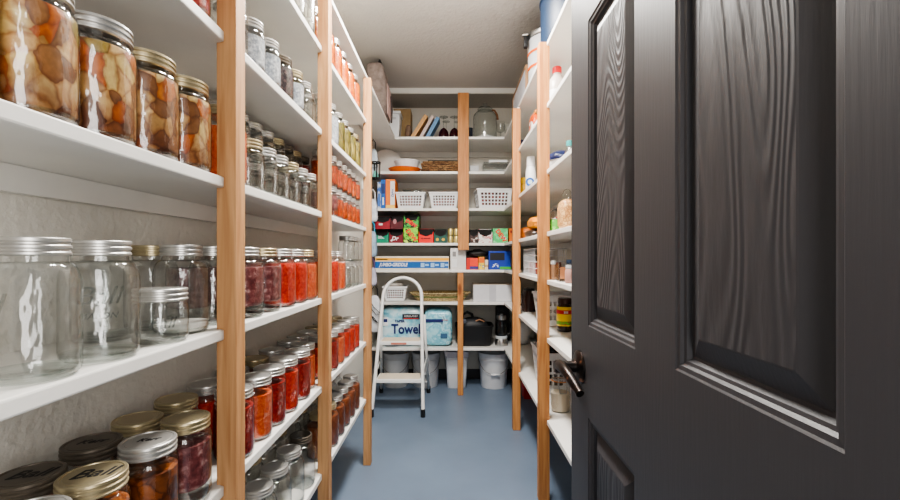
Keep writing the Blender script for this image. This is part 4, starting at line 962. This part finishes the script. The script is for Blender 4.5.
t=thing('condiment_jar','dark jar with yellow and red label beside the door','jar',(.558,2.09,z)); MB().lathe([(.032,0),(.037,.006),(.038,.11),(.032,.13),(.03,.135)],32).build('jar_body',paint('dark brown glass',(48,26,18),.15),t); MB().lathe([(.033,.1355),(.034,.14),(.033,.158),(.03,.16)],32).build('cap',paint('dark cap',(60,34,28),.35),t)
MB().lathe([(.0384,.028),(.0387,.029),(.0387,.118),(.0375,.12)],32,cap0=False,cap1=False).build('yellow_label',paint('yellow label',(240,204,40),.45),t)
MB().lathe([(.0388,.085),(.0391,.086),(.0391,.104),(.0388,.105)],32,cap0=False,cap1=False).build('red_band',paint('red label band',(196,36,44),.45),t)
[MB().box(-.014+.007*q,-.009+.007*q,-.0396,-.0388,.089,.1).build('white_print',M_WHITEPL,t) for q in range(3)]; MB().lathe([(.0388,.034),(.0391,.035),(.0391,.05),(.0388,.051)],32,cap0=False,cap1=False).build('green_band',mottled('green red fruit print',[(.45,(120,180,60)),(.55,(206,60,50))],60,.5,const=True),t)
basket('white perforated basket on sixth right shelf behind the near post',.585,2.33,z,.22,.27,.165,None,nx=6,nz=3)
t=thing('coffee_jug','dark brown glossy jug with handle on sixth right shelf','jug',(.525,2.86,z)); MB().lathe([(.045,0),(.05,.006),(.05,.10),(.04,.13),(.036,.14)],32).build('jug_body',paint('dark brown enamel',(58,34,32),.25),t); MB().lathe([(.038,.1405),(.036,.15),(.012,.158)],28).build('lid',M_BLACK,t); MB().tube([(-.048,0,.11),(-.075,0,.105),(-.078,0,.06),(-.05,0,.04)],.006).build('handle',M_BLACK,t)
z=RZ[6]+.0005
t=thing('clamp_jar','glass clamp lid jar of flour on the lowest right shelf','jar',(.52,2.03,z)); MB().lathe([(.04,0),(.044,.005),(.045,.115),(.04,.135),(.036,.145)],36,cap1=False).build('glass_body',M_GLASS,t)
MB().lathe([(.036,.003),(.042,.007),(.043,.085),(.04,.088)],32).build('flour_contents',paint('cream flour',(222,208,186),.9),t); MB().lathe([(.0405,.1455),(.0415,.15),(.038,.162),(.02,.17)],36).build('glass_lid',M_GLASSG,t)
MB().lathe([(.0402,.140),(.0425,.141),(.0425,.1455),(.0402,.1455)],36,cap0=False,cap1=False).build('orange_gasket',paint('orange rubber',(206,134,80),.5),t)
MB().tube([(-.018,-.042,.15),(-.018,-.052,.12),(-.014,-.054,.095),(.014,-.054,.095),(.018,-.052,.12),(.018,-.042,.15)],.0018,6).build('wire_clamp',M_STEEL,t)
basket('white perforated basket on the lowest right shelf behind clamp jar',.60,2.40,z,.23,.30,.22,None,nx=6,nz=4)
t=thing('black_canister','black canister inside the lowest right basket','canister',(.59,2.43,z+.009)); MB().lathe([(.05,0),(.055,.005),(.055,.2),(.05,.205)],28).build('canister_body',M_BLACK,t); MB().lathe([(.056,.2055),(.056,.218),(.05,.222)],28).build('lid',paint('dark lid',(44,44,48),.4),t)
t=thing('red_crate','small red crate on the floor under the right shelves','crate',(.62,3.34,.0005)); MB().box(-.06,.09,-.06,.06,0,.10,bev=.006,taper=.008).build('crate_body',paint('red crate plastic',(196,32,32),.4),t); MB().box(-.064,.094,-.064,.064,.10,.112,bev=.003).build('rim',paint('red crate plastic',(196,32,32),.4),t)

# ------------------------------------------------------------------ camera, light
cam=bpy.data.cameras.new('camera'); co=bpy.data.objects.new('camera',cam); COL.objects.link(co)
co.location=(0,0,CAMZ); co.rotation_euler=(PI/2,0,0); cam.sensor_width=36; cam.lens=36*F/900; cam.shift_y=7/900; cam.clip_start=.01
S.camera=co
def area(name,loc,rot,size,power,col=(1,1,1),spread=None):
    l=bpy.data.lights.new(name,'AREA'); l.shape='DISK'; l.size=size; l.energy=power; l.color=col
    o=bpy.data.objects.new(name,l); COL.objects.link(o); o.location=loc; o.rotation_euler=rot; return o
lp=bpy.data.lights.new('ceiling_lamp','POINT'); lp.energy=15; lp.shadow_soft_size=.10; lp.color=(1,.965,.91)
lo=bpy.data.objects.new('ceiling_lamp',lp); COL.objects.link(lo); lo.location=(-.02,1.75,2.22)
area('ceiling_panel',(0,1.80,2.38),(0,0,0),.32,46,(1,.965,.91))
area('front_fill',(-.02,1.12,2.38),(0,0,0),.26,30,(1,.965,.91))  # added fill to lift the shelf interiors, not a known fixture
hl=area('doorway_fill',(.17,-.40,1.25),(PI/2,0,.62),.34,12,(1,.97,.93)); hl.data.shape='ELLIPSE'; hl.data.size_y=1.3  # unseen soft fill added at the doorway to brighten the left shelves
w=bpy.data.worlds.new('World'); S.world=w; w.use_nodes=True; w.node_tree.nodes['Background'].inputs[0].default_value=(.95,.97,1,1); w.node_tree.nodes['Background'].inputs[1].default_value=.35
S.view_settings.view_transform='AgX'; S.view_settings.look='AgX - Medium High Contrast'; S.view_settings.exposure=.12; S.view_settings.gamma=1.0
S.cycles.use_denoising=True
S.cycles.max_bounces=10; S.cycles.diffuse_bounces=5; S.cycles.transparent_max_bounces=32; S.cycles.caustics_reflective=False; S.cycles.caustics_refractive=False
S.cycles.sample_clamp_indirect=4
